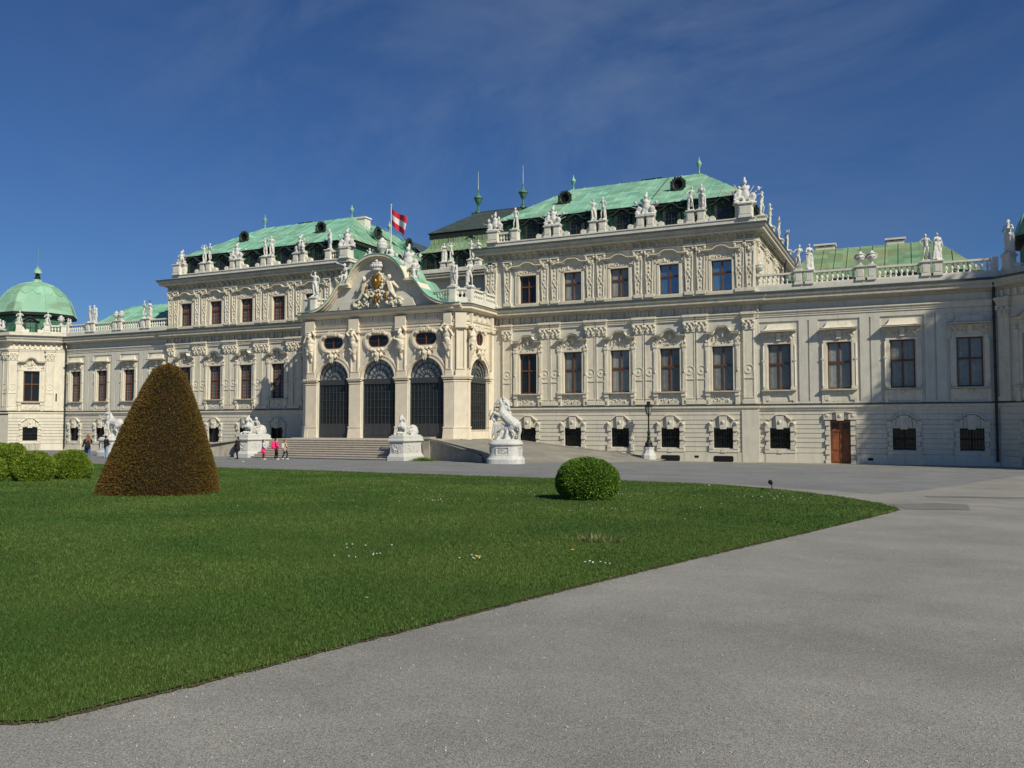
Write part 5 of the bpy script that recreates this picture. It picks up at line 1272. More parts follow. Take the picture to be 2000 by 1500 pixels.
def seated(seed=0, wing=False, horn=False):
    c = [('b', (-.3,.3,-.25,.25,0,.15)), ('e', (0,.05,.3), (.26,.22,.25)), ('e', (0,.02,.52), (.16,.13,.13)), ('c', (0,.02,.58), .12, (.02,-.03,.86), .14), ('c', (-.15,-.02,.96), .06, (.17,-.02,.96), .06),
         ('c', (.02,-.03,.98), .055, (.02,-.05,1.08), .05), ('e', (.02,-.06,1.18), (.085,.10,.115)),
         ('c', (-.08,0,.5), .09, (-.14,-.34,.46), .065), ('c', (-.14,-.34,.46), .06, (-.10,-.30,.06), .04), ('c', (.08,0,.5), .09, (.17,-.30,.52), .065), ('c', (.17,-.30,.52), .06, (.25,-.36,.12), .04),
         ('c', (-.17,-.02,.96), .052, (-.30,-.12,.74), .042), ('c', (-.30,-.12,.74), .04, (-.12,-.25,.66), .03), ('c', (.19,-.02,.96), .052, (.34,-.10,.82), .042), ('c', (.34,-.10,.82), .04, (.16,-.2,.92 if horn else .7), .03)]
    if horn: c += [('c', (.05,-.16,1.16), .04, (-.42,-.30,1.32), .045), ('c', (-.42,-.30,1.32), .045, (-.52,-.33,1.35), .08)]
    if wing:
        for i in range(4): c.append(('c', (.1,.1,.95), .05, (.35+.08*i,.2,1.25-.14*i), .04))
    return c
V_['seated'] = fuse('s1', seated(), .03, SM, 2, .045); V_['trumpeter'] = fuse('s2', seated(1, True, True), .03, SM, 2, .045)
def putti():
    c = [('b', (-.4,.4,-.22,.22,0,.14))]
    for x, h, sd in ((-.22,.98,1),(.24,.85,-1)):
        c += [('e', (x,0,.42*h), (.17,.15,.2)), ('c', (x,0,.5*h), .15, (x+sd*.04,-.02,.78*h), .14), ('e', (x+sd*.05,-.04,1.05*h), (.12,.13,.13)), ('c', (x-.08,0,.4*h), .10, (x-.12,-.2,.2), .07), ('c', (x+.08,0,.4*h), .10, (x+.14,-.18,.2), .07),
              ('c', (x+sd*.12,0,.82*h), .06, (x+sd*.28,-.12,.68*h), .045), ('c', (x-sd*.12,0,.82*h), .06, (x-sd*.26,-.05,.98*h), .045)]
    return c
V_['putti'] = fuse('p1', putti(), .03, SM, 2, .045)
def urn_mesh():
    b = MB(); b.box(-.2,.2,-.2,.2,0,.08); b.lathe(0,0,[(.15,.08),(.17,.12),(.08,.2),(.09,.28),(.25,.42),(.31,.56),(.31,.64),(.24,.72),(.26,.76),(.30,.8),(.28,.84),(.18,.87),(.14,.93),(.08,1.0),(.06,1.04)], 12)
    for k in range(8): a = k*math.pi/4; b.ball((.29*math.cos(a), .29*math.sin(a), .6), (.07,.07,.05), 6, 4)
    for s in (-1, 1): b.tube((s*.28,0,.7), (s*.4,0,.62), .03); b.tube((s*.4,0,.62), (s*.3,0,.5), .03); b.ball((s*.31,0,.72), (.08,.1,.08))
    return b.build('urn', SM, smooth=False)
_u = urn_mesh(); V_['urn'] = _u.data; bpy.data.objects.remove(_u)
def urn_tall():
    b = MB(); b.lathe(0,0,[(.22,0),(.24,.06),(.12,.16),(.2,.3),(.36,.5),(.40,.75),(.38,.88),(.33,.92),(.35,.98),(.28,1.08),(.16,1.16),(.12,1.24),(.05,1.3)], 14)
    for k in range(10): a = k*math.pi/5; b.tube((.2*math.cos(a),.2*math.sin(a),.3), (.39*math.cos(a),.39*math.sin(a),.75), .03, n=5)
    return b.build('urn', SM)
_u = urn_tall(); V_['urn_tall'] = _u.data; bpy.data.objects.remove(_u)

def statue(var, x, w, z, label, cat='statue', group=None, turn=0, s=1.0, name=None):
    o = bpy.data.objects.new(name or cat.replace(' ', '_'), V_[var]); COL.objects.link(o); o.location = at(x, w, z-.004); o.rotation_euler[2] = turn; o.scale = (s, s, s)
    tag(o, label, cat, group); return o
RG = 'stone figures along the roof parapet'
num = ['first','second','third','fourth','fifth','sixth','seventh','eighth']
# right block, left to right
m0, m1, m2, m3 = mids
RB = [('trophy_a',7.1,'armour trophy with a helmeted warrior on the right block\'s inner corner pedestal','sculpture group',1.0),
 ('nude_rest',8.85,'single standing nude statue beside the short balustrade of the right upper block','statue',.95),
 ('trophy_b',m0,'trophy of flags and seated warrior between first and second dormers of right block','sculpture group',1.05),
 ('arm_up',m1-.37,'left figure of the statue pair between the second and third dormers, right block','statue',.9),
 ('nude_rest',m1+.37,'right figure of the statue pair between the second and third dormers, right block','statue',.95),
 ('trophy_c',m2,'large flag and armour trophy at the middle of the right upper block','sculpture group',1.15),
 ('turned',m3-.37,'left figure of the pair beside the outermost dormer, right block','statue',.95),
 ('robed',m3+.37,'right figure of the pair beside the outermost dormer, right block','statue',1.0),
 ('trophy_b',26.25,'winged trophy and domed helmet group on the right block\'s outer front corner','sculpture group',1.25)]
for i, (v, x, lb, ct, s_) in enumerate(RB):
    statue(v, x, WA, 17.62 if v[:3] != 'tro' or abs(x) < 26 and x > 8 else 17.70, lb, ct, RG, [.3,-.2,.1,.4,-.4,0,.2,-.3,.3][i], s_)
for i, w in enumerate((-4.5,-8.4,-13.3,-18.3)):
    statue(('turned','robed_tall','both_up','arm_up')[i], 26.8, w, 17.7, ('statue leaning forward, nearest the front corner on the right block\'s side parapet','tall robed statue second from the front on the right block\'s side parapet','statue third from the front on the right block\'s side parapet','rearmost statue with raised arm on the right block\'s side parapet')[i], 'statue', RG, math.pi/2+.2*i, 1.0)
LB = [('trophy_c',-26.1,'warrior and shield group on the left block\'s outermost corner','sculpture group',.95),
 ('both_up',-m3-.37,'figure with both arms over its head, outer pair of the left block','statue',.93),
 ('turned',-m3+.37,'figure turning right, outer statue pair of the left block','statue',.98),
 ('trophy_b',-m2,'trophy below the left round dormer of the left block','sculpture group',1.05),
 ('both_up',-m1-.37,'figure balancing a load on its head, middle pair of the left block','statue',.93),
 ('arm_up',-m1+.37,'figure with a raised arm, middle statue pair of the left block','statue',.98),
 ('trophy_a',-m0,'spiky armour trophy below the right round dormer of the left block','sculpture group',1.1),
 ('robed_tall',-8.85,'lone cloaked statue beside the short balustrade of the left block','statue',.98),
 ('trophy_c',-7.0,'big flag trophy on the left block\'s inner corner behind the gable','sculpture group',1.1)]
for i, (v, x, lb, ct, s_) in enumerate(LB): statue(v, x, WA, 17.62 if abs(x) < 26 and abs(x) > 7.5 else 17.70, lb, ct, RG, [-.2,.3,-.5,.2,0,.3,-.2,-.6,.2][i], s_)
# wings
for s, nm in ((1,'right'),(-1,'left')):
    for (x, v1, v2) in ((STW[0],'turned','robed'),(STW[2],'nude_rest','robed_tall')):
        near_ = 'next to the tall block' if x == STW[0] else 'near the pavilion'
        for d, v in ((-.34, v1), (.34, v2)):
            side = 'left' if d < 0 else 'right'
            statue(v, s*x+d, -.2, 12.74, f'{side} figure of the pair on the {nm} wing balustrade {near_}', 'statue', 'statue pairs on the wing balustrades', .3*s+d, .95)
    for d in (-.34, .34): statue('urn', s*STW[1]+d, -.2, 12.74, f'{"left" if d<0 else "right"} of the two stone urns midway along the {nm} wing balustrade', 'urn', 'urns on the wing balustrades', 0, .95, 'stone_urn')
statue('urn', 27.25, -.25, 12.66, 'stone urn against the side wall of the tall right block', 'urn', 'urns on the wing balustrades', 0, .85, 'stone_urn')
# centre and terrace
for i, (x, v, t) in enumerate(((-1.75,'robed','left'),(-1.05,'both_up','right'))): statue(v, x, WC-.5, 17.25, f'{t} figure of the pair on the recessed centre parapet left of the middle', 'statue', RG, .4, .95)
statue('arm_up', 1.05, WC-.5, 17.25, 'left figure of the pair on the recessed centre parapet right of the middle', 'statue', RG, 0, .95)
statue('robed', 1.75, WC-.5, 17.25, 'right figure of the pair on the recessed centre parapet right of the middle', 'statue', RG, 0, .95)
TG = 'statues on the portico terrace'
statue('arm_up', -6.28, 4.62, 12.6, 'statue with raised arm on the terrace left of the portico gable', 'statue', TG, .2, 1.12)
statue('robed_tall', 6.28, 4.62, 12.6, 'draped statue on the front terrace pedestal right of the gable', 'statue', TG, -.2, 1.02)
statue('turned', 7.32, 4.05, 12.6, 'statue stretching one arm on the terrace corner pedestal right of the gable', 'statue', TG, .9, 1.05)
statue('trumpeter', -3.15, 4.9, 13.42, 'seated trumpet player on the left shoulder of the portico gable', 'statue', TG, -.5, 1.25)
statue('seated', 3.0, 4.8, 13.42, 'seated figure on the right shoulder of the portico gable', 'statue', TG, .8, 1.15)
statue('urn_tall', .1, 4.7, 15.42, 'large ribbed stone urn on the very top of the portico gable', 'urn', None, 0, 1.05, 'stone_urn')
statue('seated', .85, 4.6, 15.28, 'crouching figure leaning on the large urn at the gable top', 'statue', TG, -1.0, .95)
statue('putti', -.95, 4.6, 15.22, 'small reclining group left of the large urn at the gable top', 'sculpture group', TG, .3, .75)
statue('trophy_c', 2.3, 4.5, 14.1, 'spiky weapon trophy on the right slope of the portico gable', 'sculpture group', TG, .3, 1.35)
statue('trophy_b', -2.0, 4.0, 14.5, 'weapon trophy on the left slope behind the portico gable', 'sculpture group', TG, -.3, .9)
# pavilions
for s, nm in ((-1,'left'),(1,'right')):
    if s < 0: ox, ow, an, uw = -(JX+A_), A_, -math.pi/4, 1.98
    else: ox, ow, an, uw = JX, 0, math.pi/4, 2.35
    c_, s_ = math.cos(an), math.sin(an)
    for j, u in enumerate((uw-1.25, uw+1.25) if s < 0 else (.62, 4.1)):
        x, w = ox+u*c_+.28*s_, ow+u*s_-.28*c_
        if s > 0 and j == 0: statue('robed', x, w, 12.72, 'draped figure with raised arms on the right pavilion parapet', 'statue', 'figures on the pavilion parapets', -an, 1.15)
        else: statue('seated', x, w, 12.72, f'seated stone figure on the {"outer" if j == (0 if s<0 else 1) else "inner"} side of the {nm} dome\'s dormer', 'statue', 'figures on the pavilion parapets', -an, .98)
    u = 4.75
    x, w = ox+u*c_+.28*s_, ow+u*s_-.28*c_
    if s < 0:
        statue('urn', x-.25, w+.2, 12.62, 'stone urn on the left pavilion parapet where it meets the wing', 'urn', None, 0, 1.0, 'stone_urn')
        statue('putti', -41.0, -.2, 12.7, 'small stone figures on the left wing parapet end beside the dome', 'sculpture group', None, .2, .6)
statue('putti', -46.2, 3.4, 12.0, 'stone group over the left pavilion front at the frame\'s left edge', 'sculpture group', None, .2, 1.0)
# herm figures carrying the portico entablature (part of the building)
def herm(seed):
    c = [('e', (0,-.10,9.05), (.28,.18,.34)), ('c', (0,-.08,8.75), .22, (.02,-.06,8.35), .17), ('c', (.02,-.06,8.35), .17, (-.02,-.03,7.8), .10), ('c', (-.02,-.03,7.8), .10, (.02,0,7.45), .06),
         ('e', (.03,-.22,9.50), (.125,.14,.16)), ('c', (0,-.12,9.25), .09, (.02,-.18,9.42), .08), ('e', (.02,-.30,9.36), (.08,.08,.12))]
    sd = 1 if seed % 2 else -1
    c += [('c', (sd*.24,-.1,9.22), .085, (sd*.42,-.22,9.5), .075), ('c', (sd*.42,-.22,9.5), .07, (sd*.16,-.16,9.85), .055), ('c', (-sd*.24,-.1,9.22), .085, (-sd*.40,-.2,8.95), .07), ('c', (-sd*.40,-.2,8.95), .065, (-sd*.2,-.24,9.45) if seed % 3 else (-sd*.05,-.28,8.8), .05)]
    q = random.Random(seed)
    for i in range(7): c.append(('c', (q.uniform(-.26,.26),-.16,q.uniform(8.3,8.75)), .07, (q.uniform(-.22,.22),-.14,q.uniform(7.9,8.3)), .06))
    c += [('c', (-sd*.3,-.1,9.7), .08, (sd*.3,-.12,9.78), .09)]
    return c
for i, (x, w, ang) in enumerate(((-6.2,PF+.05,0),(-2.1,PF+.05,0),(2.1,PF+.05,0),(6.1,PF+.05,0),(7.45,4.1,-math.pi/2),(-7.45,4.1,math.pi/2))):
    o = bpy.data.objects.new('herm', fuse('herm', herm(i+1), .035, M['portico'], 2)); COL.objects.link(o); o.parent = palace; o.location = at(x, w, 0); o.rotation_euler[2] = -ang; o.scale = (1.3, 1.45, 1)

# ------------------------------------------------------------ sphinxes and horse tamers
WM = M['marble']
def sphinx(name, x, w, label, child):
    r = empty(name, at(x, w, gz(w))); tag(r, label, 'sphinx', 'sphinxes flanking the steps')
    b = MB(); 
    b.box(-.62,.62,-1.25,1.25,-.2,.28)
    b.rings([[(sx*(.50+d), sy*(1.12+d), z) for sx, sy in ((-1,-1),(1,-1),(1,1),(-1,1))] for d, z in ((.10,.28),(.06,.36),(.0,.5),(-.02,.9),(0,1.18),(.06,1.24),(.12,1.27),(.12,1.34),(.06,1.38),(.04,1.60))])
    b.box(-.36,.36,1.1,1.13,.52,1.12); relief(b, -.25, .25, .6, 1.05, 1.13, 14, .06, 5)
    for sx in (-1, 1):
        q = MB(); b.box(*sorted((sx*.49, sx*.505)), -.9, .9, .52, 1.14)
    o = b.build('pedestal', WM, r); sd = MB(.5, 1.0, -math.pi/2); relief(sd, .4, 1.6, .65, 1.02, .0, 26, .055, 8); sd.build('pedestal_relief', WM, o)
    z = 1.6
    c = [('b', (-.46,.46,-1.1,1.12,z-.02,z+.07)),
      ('c', (0,.75,z+.34), .30, (0,-.15,z+.36), .29), ('e', (0,.8,z+.38), (.36,.36,.36)), ('e', (-.26,.72,z+.26), (.15,.34,.24)), ('e', (.26,.72,z+.26), (.15,.34,.24)),
      ('c', (-.32,.5,z+.12), .09, (-.36,.15,z+.10), .09), ('c', (.32,.5,z+.12), .09, (.36,.15,z+.10), .09),
      ('c', (0,-.15,z+.42), .29, (0,-.52,z+.66), .25), ('c', (0,-.52,z+.70), .12, (0,-.58,z+.98), .085),
      ('e', (-.1,-.74,z+.62), (.10,.09,.10)), ('e', (.1,-.74,z+.62), (.10,.09,.10)),
      ('e', (0,-.64,z+1.10), (.115,.14,.16)), ('e', (0,-.78,z+1.07), (.022,.03,.035)), ('e', (0,-.75,z+1.0), (.04,.03,.02)), ('e', (0,-.56,z+1.17), (.16,.17,.17)), ('c', (0,-.55,z+1.28), .08, (0,-.45,z+1.36), .06),
      ('c', (-.1,-.5,z+1.1), .09, (-.16,-.42,z+.72), .07), ('c', (.12,-.45,z+1.1), .10, (.18,-.3,z+.75), .08), ('c', (.18,-.3,z+.9), .08, (.1,-.12,z+.75), .08),
      ('c', (-.22,-.45,z+.62), .10, (-.26,-.5,z+.2), .08), ('c', (-.26,-.5,z+.16), .085, (-.2,-1.0,z+.13), .075), ('e', (-.2,-1.04,z+.11), (.09,.10,.07)),
      ('c', (.22,-.45,z+.62), .10, (.26,-.5,z+.2), .08), ('c', (.26,-.5,z+.16), .085, (.05,-.95,z+.22), .075), ('e', (.02,-1.0,z+.20), (.09,.10,.08)),
      ('c', (.2,.9,z+.14), .05, (.42,.5,z+.14), .045), ('c', (-.3,.1,z+.2), .07, (.3,.1,z+.2), .07), ('c', (.28,-.1,z+.55), .05, (.24,.4,z+.62), .05)]
    for i in range(5): c.append(('c', (-.24+.12*i, -.35, z+.62), .05, (-.3+.15*i, .1+.05*(i % 2), z+.25), .06))
    if child:
        c += [('c', (.1,.45,z+.62), .14, (.06,.30,z+.92), .13), ('e', (.04,.22,z+1.16), (.11,.12,.13)), ('c', (-.06,.28,z+.95), .055, (-.06,-.12,z+.98), .05), ('c', (.18,.3,z+.95), .055, (.30,.35,z+.66), .045),
              ('c', (.1,.5,z+.6), .09, (.28,.62,z+.42), .07), ('c', (.28,.62,z+.42), .065, (.32,.5,z+.12), .05), ('c', (0,.5,z+.6), .09, (-.22,.5,z+.4), .07)]
    g = bpy.data.objects.new('figure', fuse('sphinx_body', c, .022, WM, 2, .025)); COL.objects.link(g); g.parent = r
sphinx('sphinx_statue', 6.42, 11.2, 'white sphinx on a pedestal at the right end of the entrance steps', False)
sphinx('sphinx_statue', -6.42, 11.2, 'white sphinx with a child on its back, left end of the entrance steps', True)

def horse_caps(z, rear, flip):
    """horse with its head towards -X (flip mirrors), rump at +X, standing on z"""
    if rear:
        c = [('c', (.42,0,z+1.02), .33, (-.02,0,z+1.38), .30), ('c', (-.02,0,z+1.38), .30, (-.22,0,z+1.62), .28),
         ('e', (.50,0,z+.98), (.34,.30,.33)),
         ('c', (-.22,0,z+1.72), .24, (-.22,.02,z+2.12), .16), ('c', (-.22,.02,z+2.1), .16, (-.36,.02,z+2.36), .125),
         ('c', (-.36,0,z+2.36), .13, (-.62,-.03,z+2.12), .085), ('c', (-.62,-.03,z+2.12), .085, (-.70,-.04,z+1.98), .065), ('e', (-.46,-.02,z+2.26), (.12,.09,.12)),
         ('c', (-.30,-.07,z+2.44), .035, (-.30,-.08,z+2.56), .015), ('c', (-.30,.08,z+2.44), .035, (-.30,.09,z+2.56), .015),
         # forelegs raised, bent at the wrist
         ('c', (-.32,-.15,z+1.46), .13, (-.66,-.18,z+1.62), .085), ('c', (-.66,-.18,z+1.62), .075, (-.80,-.18,z+1.36), .05), ('c', (-.80,-.18,z+1.36), .05, (-.72,-.18,z+1.20), .06),
         ('c', (-.30,.16,z+1.48), .13, (-.78,.18,z+1.66), .08), ('c', (-.78,.18,z+1.66), .07, (-1.02,.18,z+1.46), .048), ('c', (-1.02,.18,z+1.46), .048, (-1.02,.18,z+1.26), .058),
         # hind legs: thigh, stifle forward, hock back, vertical cannon
         ('c', (.55,-.17,z+.92), .20, (.32,-.20,z+.66), .13), ('c', (.32,-.20,z+.66), .11, (.58,-.20,z+.42), .07), ('c', (.58,-.20,z+.42), .065, (.50,-.20,z+.10), .05), ('e', (.46,-.2,z+.06), (.09,.08,.07)),
         ('c', (.58,.17,z+.90), .20, (.42,.20,z+.64), .13), ('c', (.42,.20,z+.64), .11, (.72,.20,z+.42), .07), ('c', (.72,.20,z+.42), .065, (.66,.20,z+.10), .05), ('e', (.62,.2,z+.06), (.09,.08,.07)),
         ('c', (.80,0,z+1.02), .09, (.86,0,z+.6), .11), ('c', (.86,0,z+.6), .11, (.76,.02,z+.12), .07)]
        q = random.Random(4)
        for i in range(9): t = i/8; c.append(('c', (-.18+.06*t,.06,z+2.45-.85*t), .07, (.06+.05*t+q.uniform(-.04,.04),.14,z+2.25-.85*t), .045))
        # rock and drapery under the belly
        c += [('c', (.02,0,z), .26, (.05,0,z+.85), .15), ('c', (.25,.05,z), .2, (.3,.05,z+.45), .12), ('c', (-.15,-.1,z+.2), .1, (.35,-.15,z+.95), .09)]
    else:
        c = [('c', (.55,0,z+.98), .34, (-.15,0,z+1.12), .31), ('e', (.62,0,z+1.02), (.36,.31,.35)),
         ('c', (-.2,0,z+1.22), .25, (-.50,0,z+1.62), .16), ('c', (-.50,0,z+1.62), .15, (-.62,0,z+1.74), .12), ('c', (-.62,0,z+1.76), .12, (-.92,-.04,z+1.56), .08), ('c', (-.92,-.04,z+1.56), .08, (-1.0,-.05,z+1.46), .07),
         ('c', (-.32,-.15,z+1.0), .14, (-.72,-.18,z+1.28), .085), ('c', (-.72,-.18,z+1.28), .07, (-.80,-.18,z+1.0), .05), ('e', (-.8,-.18,z+.95), (.07,.07,.07)),
         ('c', (-.32,.15,z+1.0), .14, (-.62,.18,z+.9), .09), ('c', (-.62,.18,z+.9), .07, (-.55,.18,z+.5), .05), ('e', (-.55,.18,z+.45), (.07,.07,.07)),
         ('c', (.62,-.17,z+.88), .20, (.42,-.20,z+.62), .13), ('c', (.42,-.20,z+.62), .11, (.68,-.20,z+.40), .07), ('c', (.68,-.20,z+.40), .065, (.60,-.20,z+.08), .05),
         ('c', (.66,.17,z+.88), .20, (.56,.20,z+.62), .13), ('c', (.56,.20,z+.62), .11, (.84,.20,z+.40), .07), ('c', (.84,.20,z+.40), .065, (.76,.20,z+.08), .05),
         ('c', (.95,0,z+1.05), .09, (1.08,0,z+.55), .1), ('c', (.05,0,z), .22, (.1,0,z+.8), .15), ('c', (.3,.05,z), .16, (.3,0,z+.6), .14)]
        q = random.Random(9)
        for i in range(7): t = i/6; c.append(('c', (-.55+.35*t,.05,z+1.85-.4*t), .06, (-.38+.4*t,.12,z+1.72-.42*t), .045))
    return c
def man_caps(x, y, z, s, pose):
    if pose == 0:   # tamer standing, reaching up to the bridle
        b = body(.02, [((-.36,-.1,1.5),(-.26,-.2,1.78)), ((.34,-.02,1.55),(.42,-.06,1.84))], [((-.10,-.06,.5),(-.22,.0,.08)), ((.14,-.02,.5),(.14,.08,.08))], -.02)
    else:
        b = body(-.02, [((-.38,-.1,1.4),(-.62,-.14,1.48)), ((.26,-.02,1.7),(.18,-.04,1.98))], [((-.12,-.12,.52),(-.22,.0,.08)), ((.14,0,.5),(.22,.08,.08))], .08, (.06,0))
    o = []
    for c in b:
        f = lambda p: (p[0]*s+x, p[1]*s+y, p[2]*s+z)
        o.append(('c', f(c[1]), c[2]*s, f(c[3]), c[4]*s) if c[0] == 'c' else ('e', f(c[1]), tuple(v*s for v in c[2])))
    return o
def horse(x, w, label, kind, turn):
    r = empty('horse_statue', at(x, w, gz(w)), turn); tag(r, label, 'horse statue', 'horse tamer statues before the ramps')
    n = 28; P_ = []
    for k in range(n):
        a = 2*math.pi*k/n; cx_, cy_ = math.cos(a), math.sin(a)
        P_.append((math.copysign(abs(cx_)**.62, cx_)*.92, math.copysign(abs(cy_)**.62, cy_)*.74))
    def ring(d, z): return [(px*(1+d), py*(1+d*1.2), z) for px, py in P_]
    b = MB(); b.rings([ring(d, z) for d, z in ((.17,-.3),(.17,.27),(.15,.30),(.08,.36),(.02,.46),(-.02,.62),(-.04,1.0),(-.02,1.06),(.04,1.10),(.07,1.13),(.07,1.2),(.03,1.24),(-.04,1.34),(-.12,1.38))])
    ped_ = b.build('pedestal', WM, r)
    b = MB()
    for a0 in (-.1, math.pi-.1, math.pi/2, -math.pi/2):
        b2 = MB(.90*math.cos(a0), .725*math.sin(a0), a0-math.pi/2); 
        for q0, q1, z0, z1 in ((-.4,.4,.5,.55),(-.4,.4,.94,.99),(-.4,-.35,.55,.94),(.35,.4,.55,.94)): b2.box(q0, q1, -.05, .02, z0, z1)
        relief(b2, -.32, .32, .60, .90, -.01, 46, .032, 14, lambda x, z: abs(x)/.34+abs(z-.75)/.2 < 1); k = len(b.v); b.v += b2.v; b.f += [tuple(i+k for i in f) for f in b2.f]; b.mi += b2.mi
    b.build('pedestal_relief', WM, ped_)
    z = 1.36; c = [('e', (0,0,z), (.84,.52,.10))]
    c += horse_caps(z, kind == 0, False)
    c += man_caps(-.66, .02, z, .98, 0) if kind == 0 else man_caps(-.20, -.34, z+.1, 1.0, 1)
    if kind == 0:
        q = random.Random(2)
        for i in range(12): t = i/11; c.append(('c', (-.16+.2*t,-.02+.12*(i % 2),z+2.5-.9*t), .09, (.12+.16*t+q.uniform(-.05,.05),q.uniform(-.1,.2),z+2.25-.95*t), .065))
        for i in range(7): c.append(('c', (-.72+.09*i,-.06,z+.95), .06, (-.80+.11*i+q.uniform(-.04,.04),-.10,z+.38+.06*i), .05))
        c += [('c', (-.34,.25,z+.8), .1, (-.55,.2,z+.5), .07), ('c', (-.5,-.2,z), .14, (-.2,-.15,z+.5), .1), ('c', (.05,-.25,z), .13, (.15,-.2,z+.6), .1)]
    g = bpy.data.objects.new('figure', fuse('horse_body', c, .024, WM, 2, .03)); COL.objects.link(g); g.parent = r
horse(14.75, 13.5, 'white rearing horse with its tamer, on a rounded pedestal right of the steps', 0, .15)
horse(-16.6, 14.6, 'white horse held by a man raising an arm, beside the brown clipped cone', 1, .0)

# ------------------------------------------------------------ street lamp, flag, floodlight, bench, litter
def lamp(x, w):
    r = empty('street_lamp', at(x, w, 0)); tag(r, 'black cast iron street lamp on a white stone base in front of the right block', 'street lamp')
    b = MB(); b.rings([[(rr_*math.cos(2*math.pi*(j+.5)/8), rr_*math.sin(2*math.pi*(j+.5)/8), z) for j in range(8)] for rr_, z in ((.52,-.1),(.52,.40),(.50,.46),(.42,.54),(.36,.70),(.33,.84),(.37,.88),(.37,.98))]); b.build('base', WM, r)
    b = MB(); b.lathe(0,0,[(.34,.98),(.33,1.05),(.26,1.12),(.20,1.28),(.13,1.45),(.10,1.6),(.15,1.64),(.10,1.7),(.085,1.85),(.13,1.9),(.08,1.96),(.12,2.04),(.075,2.1),(.06,2.2),(.05,3.10),(.09,3.14),(.05,3.2),(.07,3.26)], 12)
    for k in range(8): a = k*math.pi/4; b.ball((.22*math.cos(a),.22*math.sin(a),1.2), (.06,.06,.12), 6, 4)
    p = b.build('post', M['iron'], r, smooth=True)
    b = MB(); n = 6
    def hx(rr_, z): return [(rr_*math.cos(2*math.pi*j/n), rr_*math.sin(2*math.pi*j/n), z) for j in range(n)]
    b.rings([hx(.15,3.24), hx(.16,3.30)]); b.rings([hx(.27,3.78), hx(.28,3.84), hx(.22,3.92), hx(.13,3.98), hx(.13,4.08), hx(.15,4.10), hx(.13,4.15)])
    for j in range(n): a = 2*math.pi*j/n; b.tube((.155*math.cos(a),.155*math.sin(a),3.28), (.265*math.cos(a),.265*math.sin(a),3.8), .018, n=4)
    ln = b.build('lantern', M['iron'], r)
    b = MB(); b.rings([hx(.145,3.30), hx(.25,3.78)]); b.build('lantern_glass', M['pane_blind'], ln)
lamp(19.78, 1.0)
r = empty('flagpole', at(.62, 4.3, 15.3)); tag(r, 'white flagpole on the portico gable flying a red and white striped flag', 'flagpole')
b = MB(); b.tube((0,0,0), (0,0,4.0), .045, .03, 8); b.ball((0,0,4.04), .07, 8, 5); b.build('pole', M['attic'], r)
fm = bpy.data.materials.new('flag_cloth'); fm.use_nodes = True; fm.node_tree.nodes['Principled BSDF'].inputs['Base Color'].default_value = (.62,.02,.035,1); fm.node_tree.nodes['Principled BSDF'].inputs['Roughness'].default_value = .7
fw = bpy.data.materials.new('flag_white'); fw.use_nodes = True; fw.node_tree.nodes['Principled BSDF'].inputs['Base Color'].default_value = (.78,.77,.76,1); fw.node_tree.nodes['Principled BSDF'].inputs['Roughness'].default_value = .7
b = MB(); nu, nv = 26, 12; g_ = []
for i in range(nu+1):
    for j in range(nv+1):
        u, v = i/nu, j/nv
        g_.append((.05+u*1.6-.28*u*(1-v)*.9, .13*math.sin(u*8+v*1.2)*u**.5+.25*u, 3.78-1.22*(1-v)-u*1.02-.16*math.sin(u*5.0)*.5-.12*u*u*(1-v)*2))
k0 = len(b.v); b.v += [b.P(p) for p in g_]
for i in range(nu):
    for j in range(nv): a = k0+i*(nv+1)+j; b.f.append((a, a+1, a+nv+2, a+nv+1)); b.mi.append(1 if nv/3 <= j < 2*nv/3 else 0)
fl = b.build('flag', [fm, fw], r, smooth=True)
r = empty('floodlight', at(32.55, 32.4, gz(32.4))); tag(r, 'small black round floodlight on a short stake at the lawn edge', 'floodlight')
b = MB(); b.tube((0,0,-.1), (0,0,.16), .015); b.box(-.09,.09,-.01,.01,.02,.035); b.build('stake', M['steel'], r)
b = MB(); b.P = lambda p: (p[0], p[1], p[2]); b.tube((-.02,-.03,.19), (-.05,.03,.225), .055, .062, 14); b.tube((-.053,.034,.227), (-.057,.04,.229), .066, .066, 14); b.build('lamp_head', M['iron'], r)
r = empty('bench', at(-9.2, 23.0, gz(23.0)), .1); tag(r, 'thin black metal bench end behind the long-haired visitor', 'bench')
b = MB(); b.box(-.55,.35,-.02,.22,.36,.39); b.box(-.55,.35,-.16,-.13,.54,.58); b.build('seat', M['iron'], r)
for s in (-.5, .3):
    b = MB(); b.tube((s+.05,-.16,.6), (s-.02,.2,0), .02); b.tube((s,.2,.37), (s+.05,-.22,0), .02); b.build('leg', M['iron'], r)
for x, w, s_ in ((.93,20.2,.05),(30.45,31.3,.035),(31.9,52.3,.014)):
    b = MB(); b.prismz([(-s_,-s_*.6),(s_,-s_*.8),(s_*1.2,s_*.5),(-s_*.7,s_*.7)], 0, s_*.7)
    o = b.build('litter', fw, None, at(x, w, gz(w)+.012)); tag(o, {.93:'white scrap on the drive in front of the dark-coated woman', 30.45:'tiny white scrap on the drive behind the round bush', 31.9:'tiny pale pebble lying at the near lawn edge'}[x], 'litter')

